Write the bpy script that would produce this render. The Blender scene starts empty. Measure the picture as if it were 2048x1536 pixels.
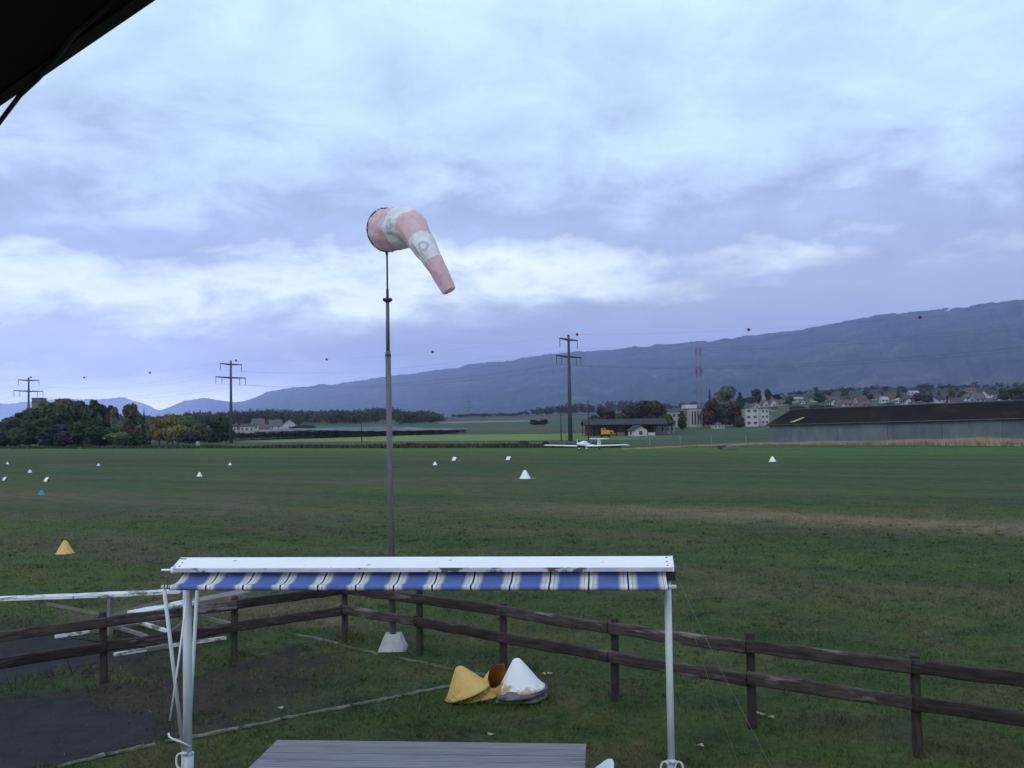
import bpy, math, random
import numpy as np
from mathutils import Vector, Matrix

R = math.radians
rnd = random.Random(7)
S = bpy.context.scene
COL = S.collection

# ------------------------------------------------------------------ camera
F_PX, CAM_H = 1967.0, 4.0
PITCH = math.atan(87 / 1967.0)
ROLL = R(0.9)
_F = Vector((0, math.cos(PITCH), math.sin(PITCH)))
_U0 = Vector((0, -math.sin(PITCH), math.cos(PITCH)))
_R0 = Vector((1, 0, 0))
_RT = _R0 * math.cos(ROLL) - _U0 * math.sin(ROLL)
_UP = _U0 * math.cos(ROLL) + _R0 * math.sin(ROLL)
CAM = Vector((0, 0, CAM_H))
cam = bpy.data.cameras.new('camera')
cam.lens = 36 * F_PX / 2048
cam.sensor_width = 36
cam.clip_start = 0.1
cam.clip_end = 60000
cam_o = bpy.data.objects.new('camera', cam)
m = Matrix((_RT, _UP, -_F)).transposed().to_4x4()
m.translation = CAM
cam_o.matrix_world = m
COL.objects.link(cam_o)
S.camera = cam_o

# ------------------------------------------------------------------ render / colour
S.view_settings.view_transform = 'Standard'
S.view_settings.look = 'None'
S.view_settings.exposure = 0.0
S.view_settings.gamma = 1.0
S.view_settings.use_curve_mapping = False
S.render.engine = 'CYCLES'
S.cycles.max_bounces = 6
S.cycles.diffuse_bounces = 3
S.cycles.transparent_max_bounces = 16
S.cycles.volume_bounces = 1
S.cycles.use_denoising = True
S.cycles.use_adaptive_sampling = False
try:
    S.cycles.denoiser = 'OPENIMAGEDENOISE'
except Exception:
    pass

# ------------------------------------------------------------------ sky (overcast over a daylight sky)
SUN_EL, SUN_AZ = R(38), R(202)
W = bpy.data.worlds.new('World')
S.world = W
W.use_nodes = True
nt = W.node_tree
nt.nodes.clear()


def N(t, kind, **kw):
    n = t.nodes.new(kind)
    for k, v in kw.items():
        if k.startswith('i_'):
            n.inputs[k[2:].replace('_', ' ')].default_value = v
        else:
            setattr(n, k, v)
    return n


def ramp(t, stops, interp='LINEAR'):
    n = t.nodes.new('ShaderNodeValToRGB')
    cr = n.color_ramp
    cr.interpolation = interp
    while len(cr.elements) > 1:
        cr.elements.remove(cr.elements[-1])
    cr.elements[0].position = stops[0][0]
    cr.elements[0].color = (*stops[0][1], 1) if not isinstance(stops[0][1], (int, float)) else (stops[0][1],) * 3 + (1,)
    for p, c in stops[1:]:
        e = cr.elements.new(p)
        e.color = (*c, 1) if not isinstance(c, (int, float)) else (c, c, c, 1)
    return n


def math_n(t, op, a, b=None, clamp=False):
    n = t.nodes.new('ShaderNodeMath')
    n.operation = op
    n.use_clamp = clamp
    for i, v in enumerate((a, b)):
        if v is None:
            continue
        if isinstance(v, (int, float)):
            n.inputs[i].default_value = v
        else:
            t.links.new(v, n.inputs[i])
    return n.outputs[0]


def mix_c(t, fac, a, b, mode='MIX'):
    n = t.nodes.new('ShaderNodeMix')
    n.data_type = 'RGBA'
    n.blend_type = mode
    for s, v in ((n.inputs[0], fac), (n.inputs[6], a), (n.inputs[7], b)):
        if isinstance(v, (int, float)):
            s.default_value = v
        elif isinstance(v, (tuple, list)):
            s.default_value = (*v[:3], 1)
        else:
            t.links.new(v, s)
    return n.outputs[2]


tc = N(nt, 'ShaderNodeTexCoord')
sx = N(nt, 'ShaderNodeSeparateXYZ')
nt.links.new(tc.outputs['Generated'], sx.inputs[0])
zpos = math_n(nt, 'MAXIMUM', sx.outputs[2], 0.0)
den = math_n(nt, 'ADD', zpos, 0.30)
cx = N(nt, 'ShaderNodeCombineXYZ')
nt.links.new(math_n(nt, 'DIVIDE', sx.outputs[0], den), cx.inputs[0])
nt.links.new(math_n(nt, 'DIVIDE', sx.outputs[1], den), cx.inputs[1])
cx.inputs[2].default_value = 3.7
n1 = N(nt, 'ShaderNodeTexNoise', i_Scale=2.0, i_Detail=8.0, i_Roughness=0.55, i_Distortion=0.25)
n2 = N(nt, 'ShaderNodeTexNoise', i_Scale=5.2, i_Detail=9.0, i_Roughness=0.6, i_Distortion=0.3)
nt.links.new(cx.outputs[0], n1.inputs['Vector'])
nt.links.new(cx.outputs[0], n2.inputs['Vector'])
w1 = math_n(nt, 'MULTIPLY', math_n(nt, 'SUBTRACT', n1.outputs[0], 0.5), 0.22)
w2 = math_n(nt, 'MULTIPLY', math_n(nt, 'SUBTRACT', n2.outputs[0], 0.5), 0.17)
amp = math_n(nt, 'MINIMUM', math_n(nt, 'ADD', math_n(nt, 'MULTIPLY', zpos, 4.0), 0.10), 1.0)
zz = math_n(nt, 'ADD', zpos, math_n(nt, 'MULTIPLY', math_n(nt, 'ADD', w1, w2), amp))
SKY_STOPS = [(0.0, (1.9, 2.0, 2.1)), (0.03, (2.7, 2.8, 2.8)), (0.05, (1.8, 1.9, 2.0)), (0.07, (.92, 1.0, 1.22)), (0.095, (.80, .89, 1.13)),
             (0.115, (1.06, 1.2, 1.34)), (0.135, (1.32, 1.46, 1.52)), (0.155, (1.02, 1.18, 1.34)),
             (0.18, (.55, .67, .94)), (0.21, (.54, .67, .96)), (0.245, (.68, .86, 1.16)),
             (0.285, (.72, .95, 1.20)), (0.42, (.72, .98, 1.24)), (0.60, (.62, .85, 1.10)), (1.0, (.54, .72, 1.0))]
skyr = ramp(nt, SKY_STOPS)
nt.links.new(zz, skyr.inputs[0])
# soft mottling of the cloud base
mot = math_n(nt, 'ADD', math_n(nt, 'MULTIPLY', n2.outputs[0], 0.80), 0.60)
cl = mix_c(nt, 1.0, skyr.outputs[0], mot, 'MULTIPLY')
# grey cloud bank lying along the mountain crest (the crest climbs to the right)
crest = math_n(nt, 'MINIMUM', math_n(nt, 'MAXIMUM', math_n(nt, 'ADD', math_n(nt, 'MULTIPLY', sx.outputs[0], .115), .068), .030), .12)
over = math_n(nt, 'SUBTRACT', zpos, crest)
n3 = N(nt, 'ShaderNodeTexNoise', i_Scale=9.0, i_Detail=7.0, i_Roughness=0.6)
mp3 = N(nt, 'ShaderNodeMapping')
mp3.inputs['Scale'].default_value = (1.0, 1.0, 3.2)
nt.links.new(tc.outputs['Generated'], mp3.inputs[0])
nt.links.new(mp3.outputs[0], n3.inputs['Vector'])
over = math_n(nt, 'ADD', over, math_n(nt, 'MULTIPLY', math_n(nt, 'SUBTRACT', n3.outputs[0], .5), .10))
capr = ramp(nt, [(.0, .92), (.035, .85), (.068, .0)])
nt.links.new(over, capr.inputs[0])
side = math_n(nt, 'MULTIPLY', math_n(nt, 'ADD', sx.outputs[0], .30), 5.0, True)
front = math_n(nt, 'GREATER_THAN', sx.outputs[1], 0.0)
capf = math_n(nt, 'MULTIPLY', math_n(nt, 'MULTIPLY', capr.outputs[0], side), front)
cl = mix_c(nt, capf, cl, (.50, .56, .80))
vm = N(nt, 'ShaderNodeVectorMath', operation='SCALE')
vm.inputs['Scale'].default_value = 10.0
nt.links.new(cl, vm.inputs[0])
sky = N(nt, 'ShaderNodeTexSky', sky_type='NISHITA', sun_disc=False, sun_elevation=SUN_EL, sun_rotation=SUN_AZ)
skymix = mix_c(nt, 0.95, sky.outputs[0], vm.outputs[0])
bg = N(nt, 'ShaderNodeBackground')
bg.inputs['Strength'].default_value = 0.1
nt.links.new(skymix, bg.inputs['Color'])
wo = N(nt, 'ShaderNodeOutputWorld')
nt.links.new(bg.outputs[0], wo.inputs['Surface'])

sun = bpy.data.lights.new('sun', 'SUN')
sun.energy = 1.1
sun.angle = R(40)
sun.color = (1.0, 0.97, 0.93)
sun_o = bpy.data.objects.new('sun', sun)
sd = Vector((math.sin(SUN_AZ) * math.cos(SUN_EL), math.cos(SUN_AZ) * math.cos(SUN_EL), math.sin(SUN_EL)))
sun_o.rotation_euler = (-sd).to_track_quat('-Z', 'Y').to_euler()
sun_o.location = (0, -20, 60)
COL.objects.link(sun_o)


# ------------------------------------------------------------------ projection helpers (survey the photograph)
def ray(px, py):
    return _F + _RT * ((px - 1024) / F_PX) + _UP * ((768 - py) / F_PX)


def at(px, py, Y):
    d = ray(px, py)
    return CAM + d * (Y / d.y)


def gnd(px, py, z=0.0):
    d = ray(px, py)
    return CAM + d * ((z - CAM_H) / d.z)


TT = [-1e5, 235, 300, 330, 420, 540, 750, 1080, 1600, 3500, 9000]
TZ = [0, 0, .7, 1.2, 3.0, 6.5, 12, 20, 27, 46, 80]
UX, UY = .83, -.56      # along the field edge, railway and power line
NX, NY = .56, .83       # across them


def smooth(a, b, x):
    k = np.clip((x - a) / (b - a), 0, 1)
    return k * k * (3 - 2 * k)


def zt(x, y):
    x = np.asarray(x, float)
    y = np.asarray(y, float)
    t = NX * x + NY * y
    z = np.interp(t, TT, TZ)
    d = np.maximum(y, 1)
    a = x / d
    z = z + 0.017 * np.minimum(d, 2500) * smooth(.10, .35, a) * smooth(450, 1000, d) * (y > 0)
    return z


def zt1(x, y):
    return float(zt(x, y))


def land(px, py):
    d = ray(px, py)
    d = d / d.y
    best, by = 1e9, None
    Ys = np.geomspace(40, 3000, 1200)
    zr = CAM_H + d.z * Ys
    zg = zt(d.x * Ys, Ys)
    hit = np.nonzero(zr <= zg)[0]
    k = hit[0] if len(hit) else int(np.argmin((zr - zg) / Ys))
    Y = Ys[k]
    return Vector((d.x * Y, Y, float(zg[k])))


def spot(px, Y):
    x = at(px, 855, Y).x
    return Vector((x, Y, zt1(x, Y)))


def hgt(px, py, p):
    return at(px, py, p.y).z - p.z


def _hash(i, j, s):
    n = np.sin(i * 127.1 + j * 311.7 + s * 74.7) * 43758.5453
    return n - np.floor(n)


def vnoise(x, y, s=0):
    x = np.asarray(x, float)
    y = np.asarray(y, float)
    i, j = np.floor(x), np.floor(y)
    f, g = x - i, y - j
    f = f * f * (3 - 2 * f)
    g = g * g * (3 - 2 * g)
    a, b, c, d = _hash(i, j, s), _hash(i + 1, j, s), _hash(i, j + 1, s), _hash(i + 1, j + 1, s)
    return a + (b - a) * f + (c - a) * g + (a - b - c + d) * f * g


def fbm(x, y, s=0, o=4):
    v, a, k = 0, .5, 1
    for q in range(o):
        v = v + a * vnoise(x * k, y * k, s + q)
        a *= .5
        k *= 2.03
    return v / .94


# ------------------------------------------------------------------ materials
def principled(name):
    mt = bpy.data.materials.new(name)
    mt.use_nodes = True
    t = mt.node_tree
    return mt, t, t.nodes['Principled BSDF']


def mat(name, c1, c2=None, scale=6.0, rough=.75, detail=5.0, stretch=(1, 1, 1), bump=.0, metal=0.0, lo=.35, hi=.65,
        third=None, third_at=(.62, .68), third_scale=None, spec=.3, coord='Object', trans=0.0, rand=0.0):
    mt, t, b = principled(name)
    b.inputs['Roughness'].default_value = rough
    b.inputs['Metallic'].default_value = metal
    b.inputs['Specular IOR Level'].default_value = spec
    tcn = N(t, 'ShaderNodeTexCoord')
    mp = N(t, 'ShaderNodeMapping')
    mp.inputs['Scale'].default_value = stretch
    t.links.new(tcn.outputs[coord], mp.inputs[0])
    nz = N(t, 'ShaderNodeTexNoise', i_Scale=scale, i_Detail=detail, i_Roughness=.6)
    t.links.new(mp.outputs[0], nz.inputs['Vector'])
    c2 = c2 or tuple(x * .75 for x in c1)
    rp = ramp(t, [(lo, c1), (hi, c2)])
    t.links.new(nz.outputs[0], rp.inputs[0])
    out = rp.outputs[0]
    if third:
        nz2 = N(t, 'ShaderNodeTexNoise', i_Scale=third_scale or scale * .6, i_Detail=6.0, i_Roughness=.65)
        mp2 = N(t, 'ShaderNodeMapping')
        mp2.inputs['Scale'].default_value = stretch
        mp2.inputs['Location'].default_value = (3.1, 7.7, 1.3)
        t.links.new(tcn.outputs[coord], mp2.inputs[0])
        t.links.new(mp2.outputs[0], nz2.inputs['Vector'])
        r2 = ramp(t, [(third_at[0], 0.0), (third_at[1], 1.0)])
        t.links.new(nz2.outputs[0], r2.inputs[0])
        out = mix_c(t, r2.outputs[0], out, third)
    if rand:
        oi = N(t, 'ShaderNodeObjectInfo')
        k = math_n(t, 'ADD', math_n(t, 'MULTIPLY', oi.outputs['Random'], rand * 2), 1 - rand)
        out = mix_c(t, 1.0, out, k, 'MULTIPLY')
    t.links.new(out, b.inputs['Base Color'])
    if bump:
        bp = N(t, 'ShaderNodeBump')
        bp.inputs['Strength'].default_value = bump
        bp.inputs['Distance'].default_value = .02
        t.links.new(nz.outputs[0], bp.inputs['Height'])
        t.links.new(bp.outputs[0], b.inputs['Normal'])
    if trans:
        tr = N(t, 'ShaderNodeBsdfTranslucent')
        t.links.new(out, tr.inputs['Color'])
        mx = N(t, 'ShaderNodeMixShader')
        mx.inputs[0].default_value = trans
        t.links.new(b.outputs[0], mx.inputs[1])
        t.links.new(tr.outputs[0], mx.inputs[2])
        t.links.new(mx.outputs[0], t.nodes['Material Output'].inputs['Surface'])
    return mt


M = {}
M['rail'] = mat('weathered rail wood', (.060, .045, .039), (.019, .0135, .012), 3.0, .85, 6, (1, 1, 7), .5,
                third=(.17, .14, .13), third_at=(.57, .70), third_scale=1.3, rand=.45)
M['post'] = mat('weathered post wood', (.060, .046, .040), (.026, .019, .016), 5.0, .9, 6, (5, 5, .8), .5, rand=.25,
                third=(.07, .055, .05), third_at=(.56, .7))
M['white_metal'] = mat('white lacquered metal', (.84, .84, .84), (.78, .78, .79), 2.0, .45, spec=.4,
                       third=(.20, .17, .16), third_at=(.665, .68), third_scale=8.5, stretch=(.45, 1, 1))
M['lip'] = mat('chipped white lip', (.62, .61, .63), (.42, .41, .43), 3.0, .6, stretch=(.6, 1, 1),
               third=(.10, .08, .08), third_at=(.56, .60), third_scale=4.0)
M['post_metal'] = mat('white painted tube', (.60, .63, .63), (.52, .55, .55), 3.0, .5, spec=.4, bump=.05)
M['grey_plastic'] = mat('pale hook metal', (.70, .72, .74), (.6, .62, .64), 4.0, .4, spec=.5)
M['dark_metal'] = mat('dark steel', (.035, .035, .038), (.05, .045, .045), 8.0, .6, spec=.4)
M['pole'] = mat('galvanised pole', (.135, .13, .135), (.10, .095, .10), 3.0, .6, stretch=(4, 4, .6), spec=.3,
                third=(.19, .185, .19), third_at=(.55, .7))
M['concrete'] = mat('pale concrete', (.42, .42, .41), (.30, .30, .30), 5.0, .95, 6, bump=.4, third=(.14, .14, .14),
                    third_at=(.6, .66), third_scale=3)
M['table'] = mat('grey table boards', (.25, .24, .25), (.165, .158, .168), 4.0, .8, 7, (.6, 9, 9), .3, rand=.12, third=(.11, .105, .115), third_at=(.57, .72), third_scale=1.6)
M['yellow'] = mat('faded yellow plastic', (.66, .43, .135), (.57, .36, .11), 7.0, .65, 5, bump=.12, spec=.25)
M['yellow_in'] = mat('rusty yellow inside', (.30, .11, .015), (.22, .075, .01), 6.0, .8)
M['cone_white'] = mat('white cone paint', (.80, .80, .80), (.74, .74, .74), 3.0, .6)
M['cone_worn'] = None
M['cone_dirty'] = mat('grimy nested cones', (.20, .18, .19), (.08, .07, .075), 9.0, .85, third=(.55, .53, .52),
                      third_at=(.6, .64), third_scale=5)
M['cone_blue'] = mat('blue cone paint', (.08, .22, .42), (.06, .18, .36), 4.0, .6)
M['edging'] = mat('weathered edging timber', (.20, .19, .165), (.115, .105, .085), 3.0, .9, 6, (1.2, 1.2, 1.2), .3,
                  third=(.045, .06, .03), third_at=(.48, .62), rand=.15)
M['flaky'] = mat('flaking white timber', (.72, .72, .71), (.60, .59, .58), 4.0, .85, 6, (.6, .6, 2), .3,
                 third=(.20, .18, .16), third_at=(.52, .58), third_scale=4)
M['bare_timber'] = mat('bare grey timber', (.22, .20, .17), (.15, .135, .12), 4.0, .9, 6, (1, 1, 1), .2)
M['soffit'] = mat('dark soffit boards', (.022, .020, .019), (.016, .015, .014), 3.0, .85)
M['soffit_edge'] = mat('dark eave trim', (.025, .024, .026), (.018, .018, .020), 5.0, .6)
M['cable'] = mat('black cable', (.02, .02, .02), (.03, .03, .03), 5.0, .6)
M['pylon'] = mat('dark pylon steel', (.060, .070, .070), (.045, .055, .055), .6, .7, third=(.11, .12, .12), third_at=(.55, .7))
M['insul'] = mat('insulator', (.08, .085, .09), (.06, .065, .07), 3, .4)
M['ball'] = mat('orange marker ball', (.26, .045, .03), (.20, .04, .025), 3.0, .6)
M['wire'] = mat('conductor', (.10, .10, .11), (.08, .08, .09), 3.0, .6)
M['wood_pole'] = mat('tarred wooden pole', (.05, .042, .036), (.035, .03, .027), 3.0, .9)
M['fence_post'] = mat('pale fence post', (.27, .27, .26), (.20, .20, .20), 2, .8)
M['hangar_wall'] = mat('faded blue hangar wall', (.142, .155, .168), (.100, .112, .124), .45, .8, 6, (1, 1, .55), rand=.10,
                       third=(.15, .165, .18), third_at=(.58, .68), third_scale=.9)
M['hangar_roof'] = mat('dark tiled hangar roof', (.022, .017, .016), (.015, .0135, .0135), .22, .95, 6, spec=.03,
                       third=(.046, .033, .019), third_at=(.56, .7), third_scale=.1)
M['hangar_trim'] = mat('hangar eave board', (.10, .10, .11), (.06, .06, .065), 1, .9)
M['straw'] = mat('dry grass', (.40, .32, .20), (.32, .25, .15), .25, .95, spec=.1, third=(.20, .19, .09),
                 third_at=(.52, .66), third_scale=.12)
M['plane_white'] = mat('white gelcoat', (.84, .84, .84), (.80, .80, .80), 1.0, .3, spec=.5)
M['plane_blue'] = mat('blue belly paint', (.05, .07, .20), (.04, .06, .17), 1.0, .35, spec=.5)
M['glass'] = mat('canopy glass', (.70, .73, .76), (.60, .63, .67), 1.0, .12, spec=.6)
M['rubber'] = mat('rubber', (.02, .02, .02), (.03, .03, .03), 4, .9)
M['window'] = mat('window glass', (.05, .06, .075), (.035, .04, .055), .5, .2, spec=.5)
M['plastic_chair'] = mat('white plastic', (.72, .73, .74), (.66, .67, .68), 2.0, .35, spec=.5)
M['leaf_litter'] = mat('pale fallen leaf', (.42, .34, .24), (.30, .22, .13), 20, .8)
M['asphalt'] = mat('worn asphalt', (.036, .035, .037), (.025, .0245, .026), 2.2, .95, 8, bump=.4, spec=.08,
                   third=(.060, .058, .056), third_at=(.60, .66), third_scale=22)
M['trunk'] = mat('bark', (.05, .04, .032), (.03, .025, .02), 2.0, .95)
M['mast_red'] = mat('mast red', (.20, .05, .055), (.16, .045, .05), 1, .7)
M['mast_white'] = mat('mast white', (.26, .26, .27), (.20, .20, .21), 1, .7)
M['mast_grey'] = mat('mast steel', (.17, .18, .19), (.13, .14, .15), 1, .7)
M['net'] = mat('orchard netting', (.17, .175, .19), (.10, .11, .11), .12, .9, 6, (1, .3, 1))
M['digger'] = mat('yellow digger paint', (.55, .31, .03), (.46, .26, .03), 1, .6)
M['rust_panel'] = mat('rust brown cladding', (.20, .10, .075), (.15, .08, .06), .8, .9)
M['shed_roof'] = mat('dark shed roof', (.045, .042, .046), (.032, .03, .034), .5, .9)
M['sign_green'] = mat('pale green box', (.40, .47, .42), (.30, .37, .33), 2, .7)
M['culvert'] = mat('concrete slab grey', (.16, .16, .165), (.11, .11, .115), 1.2, .9)
WALLS = {}


def wall_mat(kind):
    cols = {'cream': (.42, .385, .34), 'white': (.52, .52, .51), 'pale': (.46, .44, .43), 'grey': (.30, .30, .31),
            'rose': (.40, .32, .29), 'tan': (.33, .28, .22), 'brown': (.16, .12, .10), 'ochre': (.36, .29, .15)}
    if kind not in WALLS:
        c = cols[kind]
        WALLS[kind] = mat(kind + ' render', c, tuple(x * .86 for x in c), .5, .9)
    return WALLS[kind]


ROOFS = {}


def roof_mat(kind):
    cols = {'red': (.125, .066, .055), 'brown': (.09, .065, .055), 'grey': (.12, .12, .13), 'dark': (.045, .042, .045),
            'pale': (.34, .35, .37), 'rose': (.135, .090, .083)}
    if kind not in ROOFS:
        c = cols[kind]
        ROOFS[kind] = mat(kind + ' roof tiles', c, tuple(x * .7 for x in c), .8, .9)
    return ROOFS[kind]


# worn white cone: white above, ochre wear low down
mt, t, b = principled('worn white cone')
tcn = N(t, 'ShaderNodeTexCoord')
sp = N(t, 'ShaderNodeSeparateXYZ')
t.links.new(tcn.outputs['Object'], sp.inputs[0])
nz = N(t, 'ShaderNodeTexNoise', i_Scale=7.0, i_Detail=6.0, i_Roughness=.65)
t.links.new(tcn.outputs['Object'], nz.inputs['Vector'])
low = math_n(t, 'SUBTRACT', 1.0, math_n(t, 'MULTIPLY', sp.outputs[2], 2.6), True)
k = math_n(t, 'MULTIPLY', low, math_n(t, 'ADD', nz.outputs[0], -.02))
rp = ramp(t, [(.30, 0.0), (.40, 1.0)])
t.links.new(k, rp.inputs[0])
t.links.new(mix_c(t, rp.outputs[0], (.78, .78, .78), (.50, .32, .17)), b.inputs['Base Color'])
b.inputs['Roughness'].default_value = .6
M['cone_worn'] = mt

# leaves: colour per tree (object colour) with clump-scale variation; and the same for merged woods (tint attribute)


def leaf_mat(name, attr):
    mt, t, b = principled(name)
    if attr:
        a = N(t, 'ShaderNodeAttribute', attribute_name='tint')
        base = a.outputs['Color']
    else:
        base = N(t, 'ShaderNodeObjectInfo').outputs['Color']
    g = N(t, 'ShaderNodeNewGeometry')
    nz = N(t, 'ShaderNodeTexNoise', i_Scale=.35, i_Detail=4.0, i_Roughness=.6)
    t.links.new(g.outputs['Position'], nz.inputs['Vector'])
    rp = ramp(t, [(.3, .55), (.7, 1.5)])
    t.links.new(nz.outputs[0], rp.inputs[0])
    out = mix_c(t, 1.0, base, rp.outputs[0], 'MULTIPLY')
    t.links.new(out, b.inputs['Base Color'])
    b.inputs['Roughness'].default_value = .8
    b.inputs['Specular IOR Level'].default_value = .15
    tr = N(t, 'ShaderNodeBsdfTranslucent')
    t.links.new(out, tr.inputs['Color'])
    mx = N(t, 'ShaderNodeMixShader')
    mx.inputs[0].default_value = .25
    t.links.new(b.outputs[0], mx.inputs[1])
    t.links.new(tr.outputs[0], mx.inputs[2])
    t.links.new(mx.outputs[0], t.nodes['Material Output'].inputs['Surface'])
    return mt


M['leaf'] = leaf_mat('leaves', False)
M['leaf_tint'] = leaf_mat('leaves of the woods', True)


# ground cover: per-vertex plant cover colour with fine grass noise (also used by the blades)
def ground_mat(name, blades):
    mt, t, b = principled(name)
    a = N(t, 'ShaderNodeAttribute', attribute_name='cover')
    g = N(t, 'ShaderNodeNewGeometry')
    sp = N(t, 'ShaderNodeSeparateXYZ')
    t.links.new(g.outputs['Position'], sp.inputs[0])
    s = math_n(t, 'ADD', math_n(t, 'MULTIPLY', sp.outputs[0], UX), math_n(t, 'MULTIPLY', sp.outputs[1], UY))
    tt = math_n(t, 'ADD', math_n(t, 'MULTIPLY', sp.outputs[0], NX), math_n(t, 'MULTIPLY', sp.outputs[1], NY))
    cv = N(t, 'ShaderNodeCombineXYZ')
    t.links.new(s, cv.inputs[0])
    t.links.new(tt, cv.inputs[1])
    # mowing bands and drifts
    mp = N(t, 'ShaderNodeMapping')
    mp.inputs['Scale'].default_value = (.035, .16, 1)
    t.links.new(cv.outputs[0], mp.inputs[0])
    nb = N(t, 'ShaderNodeTexNoise', i_Scale=1.0, i_Detail=5.0, i_Roughness=.55)
    t.links.new(mp.outputs[0], nb.inputs['Vector'])
    # mid mottling
    nm = N(t, 'ShaderNodeTexNoise', i_Scale=.9, i_Detail=7.0, i_Roughness=.68)
    t.links.new(cv.outputs[0], nm.inputs['Vector'])
    nf = N(t, 'ShaderNodeTexNoise', i_Scale=7.0, i_Detail=5.0, i_Roughness=.7)
    t.links.new(cv.outputs[0], nf.inputs['Vector'])
    out = a.outputs['Color']
    rb = ramp(t, [(.30, (.72, .76, .78)), (.5, (1, 1, 1)), (.68, (1.30, 1.16, 1.05))])
    t.links.new(nb.outputs[0], rb.inputs[0])
    out = mix_c(t, 1.0, out, rb.outputs[0], 'MULTIPLY')
    rm = ramp(t, [(.30, (.42, .50, .50)), (.46, (.92, .95, .95)), (.60, (1.30, 1.15, 1.05)), (.75, (2.0, 1.5, 1.35))])
    t.links.new(nm.outputs[0], rm.inputs[0])
    out = mix_c(t, .85, out, rm.outputs[0], 'MULTIPLY')
    rf = ramp(t, [(.28, .45), (.5, 1.0), (.75, 1.7)])
    t.links.new(nf.outputs[0], rf.inputs[0])
    out = mix_c(t, .8 if not blades else .55, out, rf.outputs[0], 'MULTIPLY')
    t.links.new(out, b.inputs['Base Color'])
    b.inputs['Roughness'].default_value = .9
    b.inputs['Specular IOR Level'].default_value = .12
    if not blades:
        bp = N(t, 'ShaderNodeBump')
        bp.inputs['Strength'].default_value = .5
        bp.inputs['Distance'].default_value = .06
        t.links.new(nf.outputs[0], bp.inputs['Height'])
        t.links.new(bp.outputs[0], b.inputs['Normal'])
    return mt


M['ground'] = ground_mat('field grass', False)
M['blade'] = ground_mat('grass blades', True)


# ------------------------------------------------------------------ object helpers
def tag(o, label=None, cat=None, group=None, kind=None):
    if label:
        o['label'] = label
    if cat:
        o['category'] = cat
    if group:
        o['group'] = group
    if kind:
        o['kind'] = kind
    return o


ORG = {}


def empty(name, loc, label, cat, group=None, rz=0.0):
    o = bpy.data.objects.new(name, None)
    o.empty_display_size = .2
    o.location = loc
    o.rotation_euler = (0, 0, rz)
    COL.objects.link(o)
    ORG[o] = Vector(loc)
    return tag(o, label, cat, group)


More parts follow.
